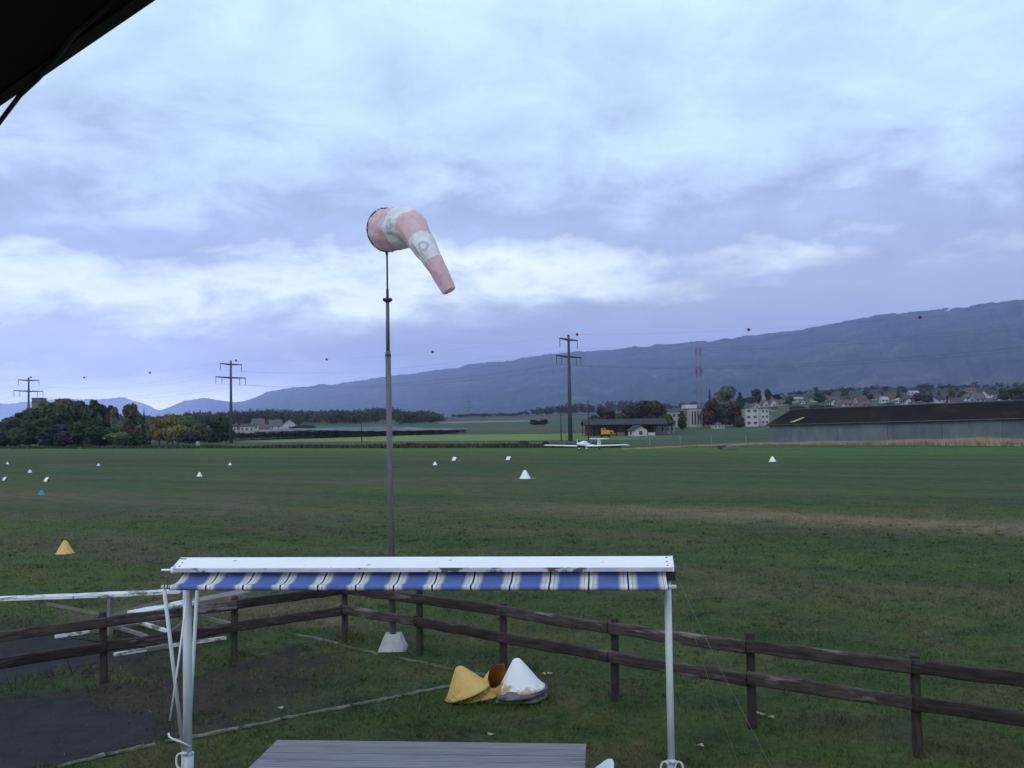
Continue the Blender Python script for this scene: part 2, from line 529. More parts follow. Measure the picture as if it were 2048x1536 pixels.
class MB:
    def __init__(s):
        s.v, s.f, s.uv = [], [], None

    def add(s, vs, fs):
        k = len(s.v)
        s.v += [tuple(p) for p in vs]
        s.f += [tuple(i + k for i in q) for q in fs]
        return s

    def box(s, c, size, rot=None):
        hx, hy, hz = size[0] / 2, size[1] / 2, size[2] / 2
        vs = [Vector((x * hx, y * hy, z * hz)) for z in (-1, 1) for y in (-1, 1) for x in (-1, 1)]
        if rot is not None:
            vs = [rot @ p for p in vs]
        c = Vector(c)
        return s.add([p + c for p in vs], [(0, 2, 3, 1), (4, 5, 7, 6), (0, 1, 5, 4), (2, 6, 7, 3), (0, 4, 6, 2), (1, 3, 7, 5)])

    def bar(s, a, b, w, h, up=(0, 0, 1), taper=1.0):
        a, b = Vector(a), Vector(b)
        d = (b - a).normalized()
        u = Vector(up)
        x = d.cross(u)
        if x.length < 1e-4:
            x = d.cross(Vector((1, 0, 0)))
        x.normalize()
        u = x.cross(d)
        vs = []
        for p, k in ((a, 1), (b, taper)):
            for i, j in ((-1, -1), (1, -1), (1, 1), (-1, 1)):
                vs.append(p + x * (i * w / 2 * k) + u * (j * h / 2 * k))
        return s.add(vs, [(3, 2, 1, 0), (4, 5, 6, 7), (0, 1, 5, 4), (1, 2, 6, 5), (2, 3, 7, 6), (3, 0, 4, 7)])

    def tube(s, pts, rad, n=10, caps=True, sq=1.0, wob=0.0, seed=0, pw=1.0):
        pts = [Vector(p) for p in pts]
        if not isinstance(rad, (list, tuple)):
            rad = [rad] * len(pts)
        rg = random.Random(seed)
        vs, fs = [], []
        ref = Vector((0, 0, 1))
        d0 = (pts[-1] - pts[0]).normalized()
        if abs(d0.z) > .9:
            ref = Vector((1, 0, 0))
        for i, p in enumerate(pts):
            d = (pts[min(i + 1, len(pts) - 1)] - pts[max(i - 1, 0)]).normalized()
            x = d.cross(ref).normalized()
            u = x.cross(d)
            for k in range(n):
                a = 2 * math.pi * k / n
                r = rad[i] * (1 + wob * (rg.random() - .5))
                ca, sa_ = math.cos(a), math.sin(a)
                if pw != 1.0:
                    ca, sa_ = math.copysign(abs(ca) ** pw, ca), math.copysign(abs(sa_) ** pw, sa_)
                vs.append(p + x * ca * r + u * sa_ * r * sq)
        for i in range(len(pts) - 1):
            for k in range(n):
                k2 = (k + 1) % n
                fs.append((i * n + k, i * n + k2, (i + 1) * n + k2, (i + 1) * n + k))
        if caps:
            fs.append(tuple(range(n - 1, -1, -1)))
            e = (len(pts) - 1) * n
            fs.append(tuple(e + k for k in range(n)))
        return s.add(vs, fs)

    def lathe(s, prof, n=24, c=(0, 0, 0), wob=0.0, seed=0):
        rg = random.Random(seed)
        ph = [rg.uniform(-1, 1) for _ in range(n)]
        c = Vector(c)
        vs, fs = [], []
        for r, z in prof:
            for k in range(n):
                a = 2 * math.pi * k / n
                q = r * (1 + wob * ph[k])
                vs.append(c + Vector((q * math.cos(a), q * math.sin(a), z)))
        for i in range(len(prof) - 1):
            for k in range(n):
                k2 = (k + 1) % n
                fs.append((i * n + k, i * n + k2, (i + 1) * n + k2, (i + 1) * n + k))
        if prof[0][0] > .001 and False:
            pass
        return s.add(vs, fs)

    def prism(s, poly, a, b):
        """extrude polygon (list of (p,q)) ; a,b are functions (p,q)->point for the two ends"""
        n = len(poly)
        vs = [a(*p) for p in poly] + [b(*p) for p in poly]
        fs = [tuple(range(n - 1, -1, -1)), tuple(range(n, 2 * n))]
        for k in range(n):
            k2 = (k + 1) % n
            fs.append((k, k2, n + k2, n + k))
        return s.add(vs, fs)

    def mesh(s, name, m, smooth=False, org=Vector((0, 0, 0))):
        me = bpy.data.meshes.new(name)
        me.from_pydata([tuple(Vector(p) - org) for p in s.v], [], s.f)
        if m:
            me.materials.append(m)
        if smooth:
            me.polygons.foreach_set('use_smooth', [True] * len(me.polygons))
        me.update()
        return me

    def build(s, name, m, parent=None, smooth=False, loc=None):
        org = ORG.get(parent, Vector((0, 0, 0))) if parent else (Vector(loc) if loc is not None else Vector((0, 0, 0)))
        me = s.mesh(name, m, smooth, org)
        o = bpy.data.objects.new(name, me)
        COL.objects.link(o)
        if parent:
            o.parent = parent
            ORG[o] = org
        else:
            o.location = org
            ORG[o] = org
        return o


def fast_mesh(name, V, Fq, m, smooth=False):
    me = bpy.data.meshes.new(name)
    k = Fq.shape[1]
    me.vertices.add(len(V))
    me.vertices.foreach_set('co', np.asarray(V, np.float32).ravel())
    me.loops.add(Fq.size)
    me.loops.foreach_set('vertex_index', Fq.astype(np.int32).ravel())
    me.polygons.add(len(Fq))
    me.polygons.foreach_set('loop_start', np.arange(len(Fq), dtype=np.int32) * k)
    me.polygons.foreach_set('loop_total', np.full(len(Fq), k, np.int32))
    if smooth:
        me.polygons.foreach_set('use_smooth', np.ones(len(Fq), bool))
    me.materials.append(m)
    me.update(calc_edges=True)
    return me


def put_color(me, name, C):
    at_ = me.color_attributes.new(name, 'FLOAT_COLOR', 'POINT')
    A = np.ones((len(C), 4), np.float32)
    A[:, :3] = C
    at_.data.foreach_set('color', A.ravel())


def copy_tree(o, parent=None):
    c = o.copy()
    COL.objects.link(c)
    if parent:
        c.parent = parent
    for ch in list(o.children):
        copy_tree(ch, c)
    return c


# ------------------------------------------------------------------ ground sheet
def inside(poly, x, y):
    r = np.zeros(np.shape(x), bool)
    n = len(poly)
    for i in range(n):
        x0, y0 = poly[i]
        x1, y1 = poly[(i + 1) % n]
        c = ((y0 > y) != (y1 > y)) & (x < (x1 - x0) * (y - y0) / (y1 - y0 + 1e-12) + x0)
        r ^= c
    return r


def gpoly(pts):
    return [(gnd(*p).x, gnd(*p).y) for p in pts]


EARTH = gpoly([(-250, 1400), (0, 1392), (180, 1372), (330, 1360), (440, 1338), (560, 1300), (600, 1285), (700, 1315),
               (800, 1340), (860, 1362), (820, 1390), (700, 1414), (590, 1436), (480, 1458), (300, 1492), (110, 1534),
               (-300, 1640)])
ASPH1 = gpoly([(-260, 1408), (-60, 1398), (60, 1398), (160, 1402), (250, 1420), (300, 1445), (318, 1468), (270, 1492),
               (130, 1520), (60, 1535), (-60, 1560), (-300, 1620)])
ASPH2 = gpoly([(-320, 1268), (-100, 1262), (60, 1268), (170, 1280), (300, 1292), (322, 1302), (250, 1318), (150, 1334),
               (60, 1352), (-60, 1376), (-320, 1420)])
EARTH2 = gpoly([(-300, 1235), (60, 1242), (240, 1262), (420, 1300), (380, 1335), (200, 1350), (60, 1372), (-300, 1440)])
DRY2 = gpoly([(100, 1225), (300, 1205), (560, 1190), (690, 1210), (740, 1240), (640, 1262), (420, 1258), (200, 1262)])


def cover(x, y):
    t = NX * x + NY * y
    s = UX * x + UY * y
    n1 = fbm(s * .02, t * .05, 3)
    n2 = fbm(s * .11, t * .25, 9)
    n3 = fbm(x * .9, y * .9, 21)
    C = np.empty(np.shape(x) + (3,))

    def lay(col, w):
        w = np.clip(w, 0, 1)[..., None]
        C[...] = C * (1 - w) + np.array(col) * w

    C[...] = (.055, .085, .022)
    lay((.056, .108, .020), smooth(85, 140, t))
    lay((.060, .132, .020), smooth(120, 145, t) * .8)
    lay((.046, .070, .020), smooth(70, 78, t + 6 * n1) * smooth(104, 92, t + 6 * n1) * .6)
    # faint brown drifts and the dry strip along the runway
    lay((.095, .078, .046), smooth(.54, .72, n2) * .6 * smooth(110, 70, t))
    dry = np.exp(-((t - 41.5 - 3.0 * (n1 - .5) - 2.5 * (n2 - .5)) / 3.0) ** 2)
    lay((.175, .130, .088), dry * smooth(-48, -14, s + 24 * (n1 - .5)) * (.45 + .95 * n2))
    lay((.12, .095, .06), np.exp(-((t - 37 - 6 * (n1 - .5)) / 3.5) ** 2) * smooth(-20, -60, s) * (.3 + .8 * n2))
    lay((.105, .085, .055), np.exp(-((t - 55 - 9 * (n1 - .5)) / 3) ** 2) * .6 * n2)
    # near ground: thinner and mossier, brown thatch showing through
    near = smooth(30, 16, np.hypot(x, y))
    lay((.084, .076, .036), near * smooth(.50, .66, n3) * .75)
    lay((.042, .066, .024), near * smooth(.46, .34, n3) * .6)
    e = (n3 - .5) * .9
    lay((.12, .092, .055), inside(DRY2, x + e, y + e) * (.35 + .6 * n3))
    lay((.046, .038, .030), inside(EARTH2, x + e, y + e) * (.55 + .4 * n3))
    lay((.044, .037, .027), inside(EARTH, x + e * .6, y + e * .6) * np.clip(1.25 - 1.3 * smooth(-5.2, -1.6, x) * (.3 + n3), .15, 1))
    lay((.032, .030, .029), (inside(ASPH1, x, y) | inside(ASPH2, x, y)) * 1.0)
    # beyond the field
    lay((.055, .065, .035), smooth(160, 163, t))
    lay((.19, .15, .09), smooth(158, 162, t + 3 * n1) * smooth(176, 170, t) * smooth(0, 30, s))
    lay((.050, .082, .040), smooth(171, 176, t))
    lay((.075, .10, .045), smooth(176, 200, t) * smooth(.5, .65, n2) * .7)
    lay((.17, .135, .085), smooth(196, 199, t) * smooth(211, 206, t) * smooth(-20, 20, s) * .5)
    lay((.055, .075, .035), smooth(225, 230, t) * smooth(246, 242, t))
    lay((.17, .22, .05), smooth(243, 248, t) * smooth(350, 340, t) * smooth(60, 0, x) * smooth(-135, -80, x))
    lay((.055, .09, .042), smooth(330, 338, t))
    lay((.10, .082, .060), smooth(395, 405, t) * smooth(470, 455, t) * smooth(-130, -60, x))
    lay((.052, .10, .055), smooth(462, 470, t) * smooth(620, 600, t))
    lay((.21, .21, .22), smooth(600, 608, t) * smooth(668, 660, t) * smooth(-90, -50, x) * smooth(40, 0, x))
    lay((.075, .095, .05), smooth(668, 676, t))
    lay((.11, .09, .062), smooth(760, 775, t) * smooth(880, 860, t))
    lay((.05, .058, .036), smooth(900, 960, t))
    lay((.036, .046, .030), smooth(700, 950, np.hypot(x, y)) * smooth(.10, .2, x / np.maximum(y, 1)))
    C *= np.where(t < 165, .80, .86)[..., None]
    return np.clip(C, .004, 1)


ang = np.concatenate([np.linspace(-180, -40, 36)[:-1], np.linspace(-40, 40, 300), np.linspace(40, 180, 36)[1:-1]])
dist = np.concatenate([[0.3], np.geomspace(1.5, 5200, 400)])
A, D = np.meshgrid(np.radians(ang), dist)
gx, gy = np.sin(A) * D, np.cos(A) * D
gz = zt(gx, gy)
V = np.stack([gx, gy, gz], -1).reshape(-1, 3)
na, nd = len(ang), len(dist)
ii, jj = np.meshgrid(np.arange(nd - 1), np.arange(na), indexing='ij')
j2 = (jj + 1) % na
Fq = np.stack([ii * na + jj, ii * na + j2, (ii + 1) * na + j2, (ii + 1) * na + jj], -1).reshape(-1, 4)[:, ::-1]
me = fast_mesh('ground', V, Fq, M['ground'], True)
put_color(me, 'cover', cover(V[:, 0], V[:, 1]))
g = bpy.data.objects.new('ground', me)
COL.objects.link(g)
tag(g, kind='structure', label='grass airfield and farmland running to the hills')


def sheet(name, poly, m, label, z=.004):
    # ragged outline
    pts = []
    n = len(poly)
    for i in range(n):
        a, b_ = Vector(poly[i]), Vector(poly[(i + 1) % n])
        k = max(2, int((b_ - a).length / .05))
        for q in range(k):
            p = a.lerp(b_, q / k)
            dx = (fbm(p.x * 1.3, p.y * 1.3, 5) - .5) * .9 + (fbm(p.x * 5, p.y * 5, 8) - .5) * .16
            dy = (fbm(p.x * 1.3, p.y * 1.3, 15) - .5) * .9 + (fbm(p.x * 5, p.y * 5, 18) - .5) * .16
            pts.append((p.x + float(dx), p.y + float(dy), z))
    me = bpy.data.meshes.new(name)
    me.from_pydata(pts, [], [tuple(range(len(pts)))])
    me.materials.append(m)
    o = bpy.data.objects.new(name, me)
    COL.objects.link(o)
    return tag(o, label, kind='structure')


sheet('asphalt_yard', ASPH1, M['asphalt'], 'worn dark asphalt patch at the lower left')
sheet('asphalt_path', ASPH2, M['asphalt'], 'dark asphalt path passing under the left fence')


# ------------------------------------------------------------------ mountains
def mountain_mat(name, hill=False):
    mt, t, b = principled(name)
    g = N(t, 'ShaderNodeNewGeometry')
    nz = N(t, 'ShaderNodeTexNoise', i_Scale=.0028, i_Detail=9.0, i_Roughness=.66)
    t.links.new(g.outputs['Position'], nz.inputs['Vector'])
    nz2 = N(t, 'ShaderNodeTexNoise', i_Scale=.012, i_Detail=8.0, i_Roughness=.75)
    t.links.new(g.outputs['Position'], nz2.inputs['Vector'])
    rp = ramp(t, [(.36, (.010, .013, .014)), (.47, (.030, .037, .030)), (.56, (.048, .050, .038)), (.66, (.10, .097, .075))])
    t.links.new(nz.outputs[0], rp.inputs[0])
    r2 = ramp(t, [(.3, .5), (.5, 1.0), (.7, 1.7)])
    t.links.new(nz2.outputs[0], r2.inputs[0])
    out = mix_c(t, 1.0, rp.outputs[0], r2.outputs[0], 'MULTIPLY')
    t.links.new(out, b.inputs['Base Color'])
    b.inputs['Roughness'].default_value = .95
    b.inputs['Specular IOR Level'].default_value = .05
    return mt


M['mountain'] = mountain_mat('forested mountain')
M['snow'] = mat('thin snow', (.80, .80, .82), (.72, .73, .75), .02, .9, coord='Object')


def ridge(name, prof, Yf, foot, label, n=420, rows=46, rough=1.0, seed=0, foot_z=None):
    px = np.linspace(prof[0][0], prof[-1][0], n)
    py = np.interp(px, [p[0] for p in prof], [p[1] for p in prof])
    # forest roughness of the crest
    py = py + (vnoise(px * .045, px * 0, seed) - .5) * 4 * rough + (vnoise(px * .16, px * 0, seed + 1) - .5) * 2.0 * rough + \
        (vnoise(px * .5, px * 0, seed + 2) - .5) * 1.6 * rough
    V = []
    for k in range(rows):
        f = k / (rows - 1)
        for i in range(n):
            Yr = Yf(px[i])
            top = at(px[i], py[i], Yr)
            yy = Yr * (foot + (1 - foot) * f)
            x = top.x * (yy / Yr) ** .9
            z0 = zt1(x * .4, 5000) if foot_z is None else foot_z
            z = z0 + (top.z - z0) * (f ** 1.15)
            gull = (vnoise(px[i] * .028 + f * 1.2, f * 2.2, seed + 5) - .5) * .10 + (vnoise(px[i] * .09, f * 6, seed + 6) - .5) * .05
            z += (top.z - z0) * gull * math.sin(math.pi * f) ** .8
            V.append((x, yy, z))
    # back side
    for i in range(n):
        p = V[(rows - 1) * n + i]
        V.append((p[0] * 1.15, p[1] * 1.15, -20))
    R_ = rows + 1
    ii, jj = np.meshgrid(np.arange(R_ - 1), np.arange(n - 1), indexing='ij')
    Fq = np.stack([ii * n + jj, ii * n + jj + 1, (ii + 1) * n + jj + 1, (ii + 1) * n + jj], -1).reshape(-1, 4)
    me = fast_mesh(name, np.array(V), Fq, M['mountain'], True)
    o = bpy.data.objects.new(name, me)
    COL.objects.link(o)
    tag(o, label, kind='structure')
    return np.array(V), n


MAIN = [(430, 832), (470, 806), (540, 784), (610, 773), (700, 764), (800, 749), (900, 737), (1000, 722), (1100, 708),
        (1200, 701), (1290, 692), (1400, 684), (1500, 671), (1600, 659), (1680, 645), (1740, 632), (1850, 622), (1950, 611),
        (2030, 600), (2060, 603), (2300, 586), (2700, 575), (3300, 600)]
Yr_main = lambda p: float(np.interp(p, [430, 1000, 2048, 3300], [16500, 11800, 8200, 6400]))
ridge('mountain', MAIN, Yr_main, .48, 'long forested mountain ridge rising to the right', n=900, rows=60, seed=3)
ridge('far_hills', [(-1400, 790), (-600, 800), (0, 808), (110, 799), (200, 797), (248, 795), (300, 812), (330, 826)],
      lambda p: 19000.0, .8, 'pale far hills above the left wood', seed=14, rough=.8, n=300, rows=20, foot_z=40)
ridge('near_hill', [(296, 834), (325, 818), (370, 801), (410, 797), (450, 803), (500, 806), (560, 826)],
      lambda p: 15000.0, .85, 'rounded blue hill left of the mountain', seed=25, rough=.8, n=160, rows=20, foot_z=40)

# snow clearing near the crest
mb = MB()
pts = [(1278, 693.5), (1290, 690.5), (1300, 691), (1309, 688.6), (1300, 693.2), (1291, 694.5)]
base = [at(p[0], p[1], Yr_main(p[0]) * .93) for p in pts]
back = [p + Vector((0, 60, -6)) for p in base]
n = len(pts)
mb.add(base + back, [tuple(range(n))] + [(k, (k + 1) % n, n + (k + 1) % n, n + k) for k in range(n)] + [tuple(range(2 * n - 1, n - 1, -1))])
o = mb.build('snow_patch', M['snow'])
tag(o, 'bright snow patch just under the mountain crest', kind='structure')
mb = MB()
pts = [(1893, 621), (1902, 615.5), (1905, 615.8), (1897, 621.5)]
base = [at(p[0], p[1], Yr_main(p[0]) * .93) for p in pts]
back = [p + Vector((0, 60, -6)) for p in base]
n = len(pts)
mb.add(base + back, [tuple(range(n))] + [(k, (k + 1) % n, n + (k + 1) % n, n + k) for k in range(n)] + [tuple(range(2 * n - 1, n - 1, -1))])
o = mb.build('snow_patch', M['snow'])
tag(o, 'faint narrow snow streak below the right end of the crest', kind='structure')

# ------------------------------------------------------------------ haze
mt = bpy.data.materials.new('haze air')
mt.use_nodes = True
t = mt.node_tree
t.nodes.clear()
pv = N(t, 'ShaderNodeVolumePrincipled')
pv.inputs['Color'].default_value = (.49, .58, 1.0, 1)
pv.inputs['Density'].default_value = 7.0e-5
pv.inputs['Anisotropy'].default_value = 0.1
ou = N(t, 'ShaderNodeOutputMaterial')
t.links.new(pv.outputs[0], ou.inputs['Volume'])
mb = MB()
mb.box((0, 9000, 690), (36000, 31000, 1422))
hz = mb.build('haze', mt)
tag(hz, kind='stuff', label='thin blue air in front of the mountains')


# ------------------------------------------------------------------ trees
def crown_arrays(seed, n=420, kind='round'):
    rg = np.random.RandomState(seed)
    if kind == 'conifer':
        z = rg.uniform(0, 1, n) ** 1.25
        r = (1 - z) * .46 * (.55 + .5 * rg.rand(n)) * (.8 + .25 * np.sin(z * 38)) + .015
        a = rg.uniform(0, 2 * np.pi, n)
        P = np.stack([np.cos(a) * r, np.sin(a) * r, z], -1)
        nr = np.stack([np.cos(a), np.sin(a), np.full(n, .55)], -1)
        sz = .06 + .10 * (1 - z)
    else:
        if kind == 'tall':
            L = 9
            c = np.stack([rg.uniform(-.16, .16, L), rg.uniform(-.16, .16, L), np.linspace(.16, .86, L)], -1)
            lr = rg.uniform(.17, .27, L) * (1.05 - .45 * np.abs(np.linspace(-1, 1, L)) ** 2)
        elif kind == 'bush':
            L = 8
            c = np.stack([rg.uniform(-.28, .28, L), rg.uniform(-.28, .28, L), rg.uniform(.2, .6, L)], -1)
            lr = rg.uniform(.2, .32, L)
        else:
            L = 11
            th = rg.uniform(0, 2 * np.pi, L)
            rr = rg.uniform(.08, .30, L)
            zz_ = rg.uniform(.22, .82, L)
            rr *= (1 - .8 * np.abs(zz_ - .45))
            c = np.stack([np.cos(th) * rr, np.sin(th) * rr, zz_], -1)
            lr = rg.uniform(.15, .26, L)
        pick = rg.choice(L, n, p=lr ** 2 / (lr ** 2).sum())
        d = rg.normal(size=(n, 3))
        d[:, 2] += .25
        d /= np.linalg.norm(d, axis=1)[:, None]
        P = c[pick] + d * (lr[pick] * rg.uniform(.72, 1.08, n))[:, None] * np.array([1, 1, .85])
        nr = d
        sz = rg.uniform(.05, .135, n)
    nr = nr + rg.normal(size=(n, 3)) * .55
    nr /= np.linalg.norm(nr, axis=1)[:, None]
    ref = rg.normal(size=(n, 3))
    u = np.cross(nr, ref)
    u /= np.linalg.norm(u, axis=1)[:, None]
    v = np.cross(nr, u)
    asp = rg.uniform(.55, 1.0, n)
    su, sv = u * (sz / 2)[:, None], v * (sz / 2 * asp)[:, None]
    V = np.stack([P - su - sv, P + su - sv * .6, P + su * .7 + sv, P - su + sv * .8], 1).reshape(-1, 3)
    V[:, 2] = np.clip(V[:, 2], -.02, 1.03)
    Fq = np.arange(4 * n).reshape(-1, 4)
    return V, Fq


CROWNS = {}
for kind, seeds in (('round', (1, 2, 3, 4, 5)), ('tall', (11, 12, 13)), ('bush', (21, 22, 23)), ('conifer', (31, 32))):
    CROWNS[kind] = [fast_mesh('crown', *crown_arrays(s, {'round': 1700, 'tall': 1300, 'bush': 1200, 'conifer': 560}[kind], kind), M['leaf']) for s in seeds]


def trunk_mesh(seed):
    rg = random.Random(seed)
    mb = MB()
    mb.tube([(0, 0, -.02), (.01, 0, .2), (rg.uniform(-.02, .02), .01, .5), (0, rg.uniform(-.03, .03), .8)], [.030, .022, .015, .006], 7)
    for k in range(4):
        a = rg.uniform(0, 6.28)
        z = rg.uniform(.22, .5)
        mb.tube([(0, 0, z), (math.cos(a) * .1, math.sin(a) * .1, z + .12), (math.cos(a) * .2, math.sin(a) * .2, z + .2)], [.012, .009, .004], 5)
    return mb.mesh('trunk', M['trunk'], True)


TRUNKS = [trunk_mesh(s) for s in (1, 2, 3)]
LC = {'dark': (.040, .062, .026), 'green': (.056, .080, .030), 'olive': (.095, .105, .040), 'yellow': (.17, .165, .05),
      'gold': (.18, .14, .042), 'rust': (.075, .050, .033), 'brown': (.060, .052, .036), 'pale': (.115, .122, .075),
      'plum': (.060, .046, .046), 'blue': (.034, .054, .044), 'lime': (.135, .16, .05)}


def tree(p, H, Wd, kind, tone, label, group=None, name='tree', lift=.10):
    p = Vector(p)
    root = empty(name, p, label, 'tree' if name != 'shrub' else 'shrub', group, 0)
    o = bpy.data.objects.new('trunk', rnd.choice(TRUNKS))
    o.scale = (H * .8, H * .8, H)
    o.parent = root
    COL.objects.link(o)
    c = bpy.data.objects.new('crown', rnd.choice(CROWNS[kind]))
    c.location = (0, 0, H * lift)
    c.scale = (Wd, Wd, H * (1 - lift))
    c.rotation_euler = (0, 0, rnd.uniform(0, 6.28))
    k = rnd.uniform(.88, 1.14)
    c.color = tuple(min(1, x * k) for x in LC[tone]) + (1,)
    c.parent = root
    COL.objects.link(c)
    return root


def tree_px(px, pb, pt, wpx, kind, tone, label, group=None, Y=None, name='tree', lift=.10):
    p = spot(px, Y) if Y else land(px, pb)
    H = max(1.0, hgt(px, pt, p))
    return tree(p, H, wpx * p.y / F_PX, kind, tone, label, group, name, lift)


def wood(name, items, label, nq=230):
    """a far wood that reads as one mass: items = (point, H, W, tone)"""
    Vs, Fs, Cs, off = [], [], [], 0
    arr = [crown_arrays(100 + s, nq, 'round') for s in range(5)]
    for (p, H, Wd, tone) in items:
        V, Fq = rnd.choice(arr)
        a = rnd.uniform(0, 6.28)
        c, s_ = math.cos(a), math.sin(a)
        X = np.empty_like(V)
        X[:, 0] = (V[:, 0] * c - V[:, 1] * s_) * Wd + p.x
        X[:, 1] = (V[:, 0] * s_ + V[:, 1] * c) * Wd + p.y
        X[:, 2] = V[:, 2] * H + p.z
        k = rnd.uniform(.8, 1.2)
        Vs.append(X)
        Fs.append(Fq + off)
        Cs.append(np.tile(np.array(LC[tone]) * k, (len(V), 1)))
        off += len(V)
    me = fast_mesh(name, np.concatenate(Vs), np.concatenate(Fs), M['leaf_tint'])
    put_color(me, 'tint', np.concatenate(Cs))
    o = bpy.data.objects.new(name, me)
    COL.objects.link(o)
    return tag(o, label, kind='stuff')


def ptop(px, table):
    return float(np.interp(px, [q[0] for q in table], [q[1] for q in table]))


# the dark wood behind the houses and the net orchard (reads as one mass)
TOPW = [(300, 828), (330, 826), (380, 820), (430, 819), (500, 816), (560, 815), (620, 817), (660, 815), (700, 817), (750, 812),
        (800, 814), (850, 815), (878, 820), (892, 836)]
items = []
for k in range(430):
    px = rnd.uniform(285, 884)
    Y = rnd.uniform(880, 1250) if px < 880 else 1000
    if px > 800:
        Y = rnd.uniform(760, 1000)
    p = spot(px, Y)
    f = rnd.random()
    top = ptop(px, TOPW) + rnd.uniform(0, 4) + (1 - (Y - 760) / 490) * 8
    H = max(7, hgt(px, top, p))
    items.append((p, H, rnd.uniform(11, 18), rnd.choice(['dark', 'dark', 'green', 'olive', 'brown', 'rust', 'dark', 'green'])))
wood('woodland', items, 'long dark autumn wood behind the white houses')

# scrub and tree lines on the far slope, middle of the picture
items = []
for k in range(190):
    px = rnd.choice([rnd.uniform(905, 1010), rnd.uniform(1000, 1340), rnd.uniform(1000, 1340), rnd.uniform(1090, 1345)])
    Y = rnd.uniform(1100, 1900)
    p = spot(px, Y)
    top = ptop(px, [(900, 832), (940, 826), (980, 830), (1040, 822), (1080, 812), (1130, 804), (1200, 802), (1260, 797), (1320, 800), (1345, 806)]) + rnd.uniform(0, 10)
    items.append((p, max(4, hgt(px, top, p)), rnd.uniform(9, 16), rnd.choice(['dark', 'brown', 'blue', 'plum', 'green'])))
wood('tree_belt', items, 'dark belt of far trees on the slope behind the tall pylon', 150)
items = []
for k in range(260):
    px = rnd.uniform(1340, 2250)
    Y = rnd.uniform(1250, 2100)
    p = spot(px, Y)
    top = ptop(px, [(1340, 806), (1400, 800), (1480, 800), (1560, 790), (1650, 790), (1750, 788), (1900, 782), (2048, 778), (2250, 772)]) + rnd.uniform(0, 9)
    items.append((p, max(5, hgt(px, top, p)), rnd.uniform(9, 15), rnd.choice(['dark', 'blue', 'green', 'dark', 'brown'])))
for k in range(85):
    px = rnd.uniform(1500, 2200)
    Y = rnd.uniform(820, 1140)
    p = spot(px, Y)
    items.append((p, rnd.uniform(3.0, 6.5), rnd.uniform(6, 12), rnd.choice(['dark', 'blue', 'green', 'dark', 'brown', 'olive'])))
wood('tree_belt', items, 'dark belt of trees behind and among the village roofs', 150)

# the wood at the left edge: tree by tree
LEFTW = [(-60, 890, 850, 60, 'round', 'dark'), (-20, 890, 838, 55, 'round', 'dark'), (20, 890, 836, 50, 'round', 'green'),
         (55, 890, 818, 60, 'round', 'dark'), (40, 893, 850, 40, 'bush', 'olive'), (92, 890, 806, 66, 'tall', 'olive'),
         (110, 890, 812, 60, 'round', 'green'), (135, 889, 802, 62, 'round', 'olive'), (160, 889, 804, 56, 'round', 'green'),
         (185, 888, 803, 50, 'tall', 'green'), (80, 893, 838, 60, 'round', 'dark'), (125, 893, 840, 62, 'round', 'blue'),
         (165, 893, 842, 55, 'round', 'dark'), (200, 888, 812, 48, 'round', 'dark'), (215, 890, 812, 36, 'tall', 'brown'),
         (205, 892, 846, 50, 'bush', 'dark'), (235, 886, 818, 34, 'tall', 'pale'), (262, 888, 808, 40, 'tall', 'olive'),
         (245, 891, 850, 46, 'bush', 'green'), (275, 891, 850, 40, 'bush', 'rust'), (288, 880, 818, 14, 'conifer', 'blue'),
         (300, 884, 828, 34, 'round', 'olive'), (318, 886, 838, 34, 'round', 'gold'), (345, 884, 832, 32, 'round', 'yellow'),
         (368, 884, 836, 38, 'round', 'lime'), (356, 888, 846, 36, 'bush', 'yellow'), (335, 888, 852, 36, 'bush', 'lime'), (300, 889, 856, 34, 'bush', 'olive'),
         (398, 878, 838, 40, 'round', 'olive'), (430, 876, 834, 42, 'round', 'brown'), (452, 874, 838, 30, 'round', 'green'),
         (10, 893, 858, 50, 'bush', 'brown'), (150, 894, 858, 50, 'bush', 'plum'), (-30, 894, 862, 60, 'bush', 'green'), (60, 894, 864, 60, 'bush', 'dark'),
         (105, 894, 866, 56, 'bush', 'blue'), (195, 893, 864, 56, 'bush', 'brown'), (228, 893, 862, 50, 'bush', 'lime'), (262, 892, 864, 46, 'bush', 'dark'), (380, 890, 862, 44, 'bush', 'brown'), (420, 889, 862, 44, 'bush', 'dark')]
TLAB = {'dark': 'dense dark green tree', 'green': 'mid green broadleaf tree', 'olive': 'olive green tree', 'brown': 'brown autumn tree',
        'blue': 'blue green dark tree', 'pale': 'pale thinning grey green tree', 'rust': 'rust coloured bush', 'gold': 'golden autumn tree',
        'yellow': 'yellow autumn tree', 'lime': 'yellow green tree', 'plum': 'dusky purple brown bush'}
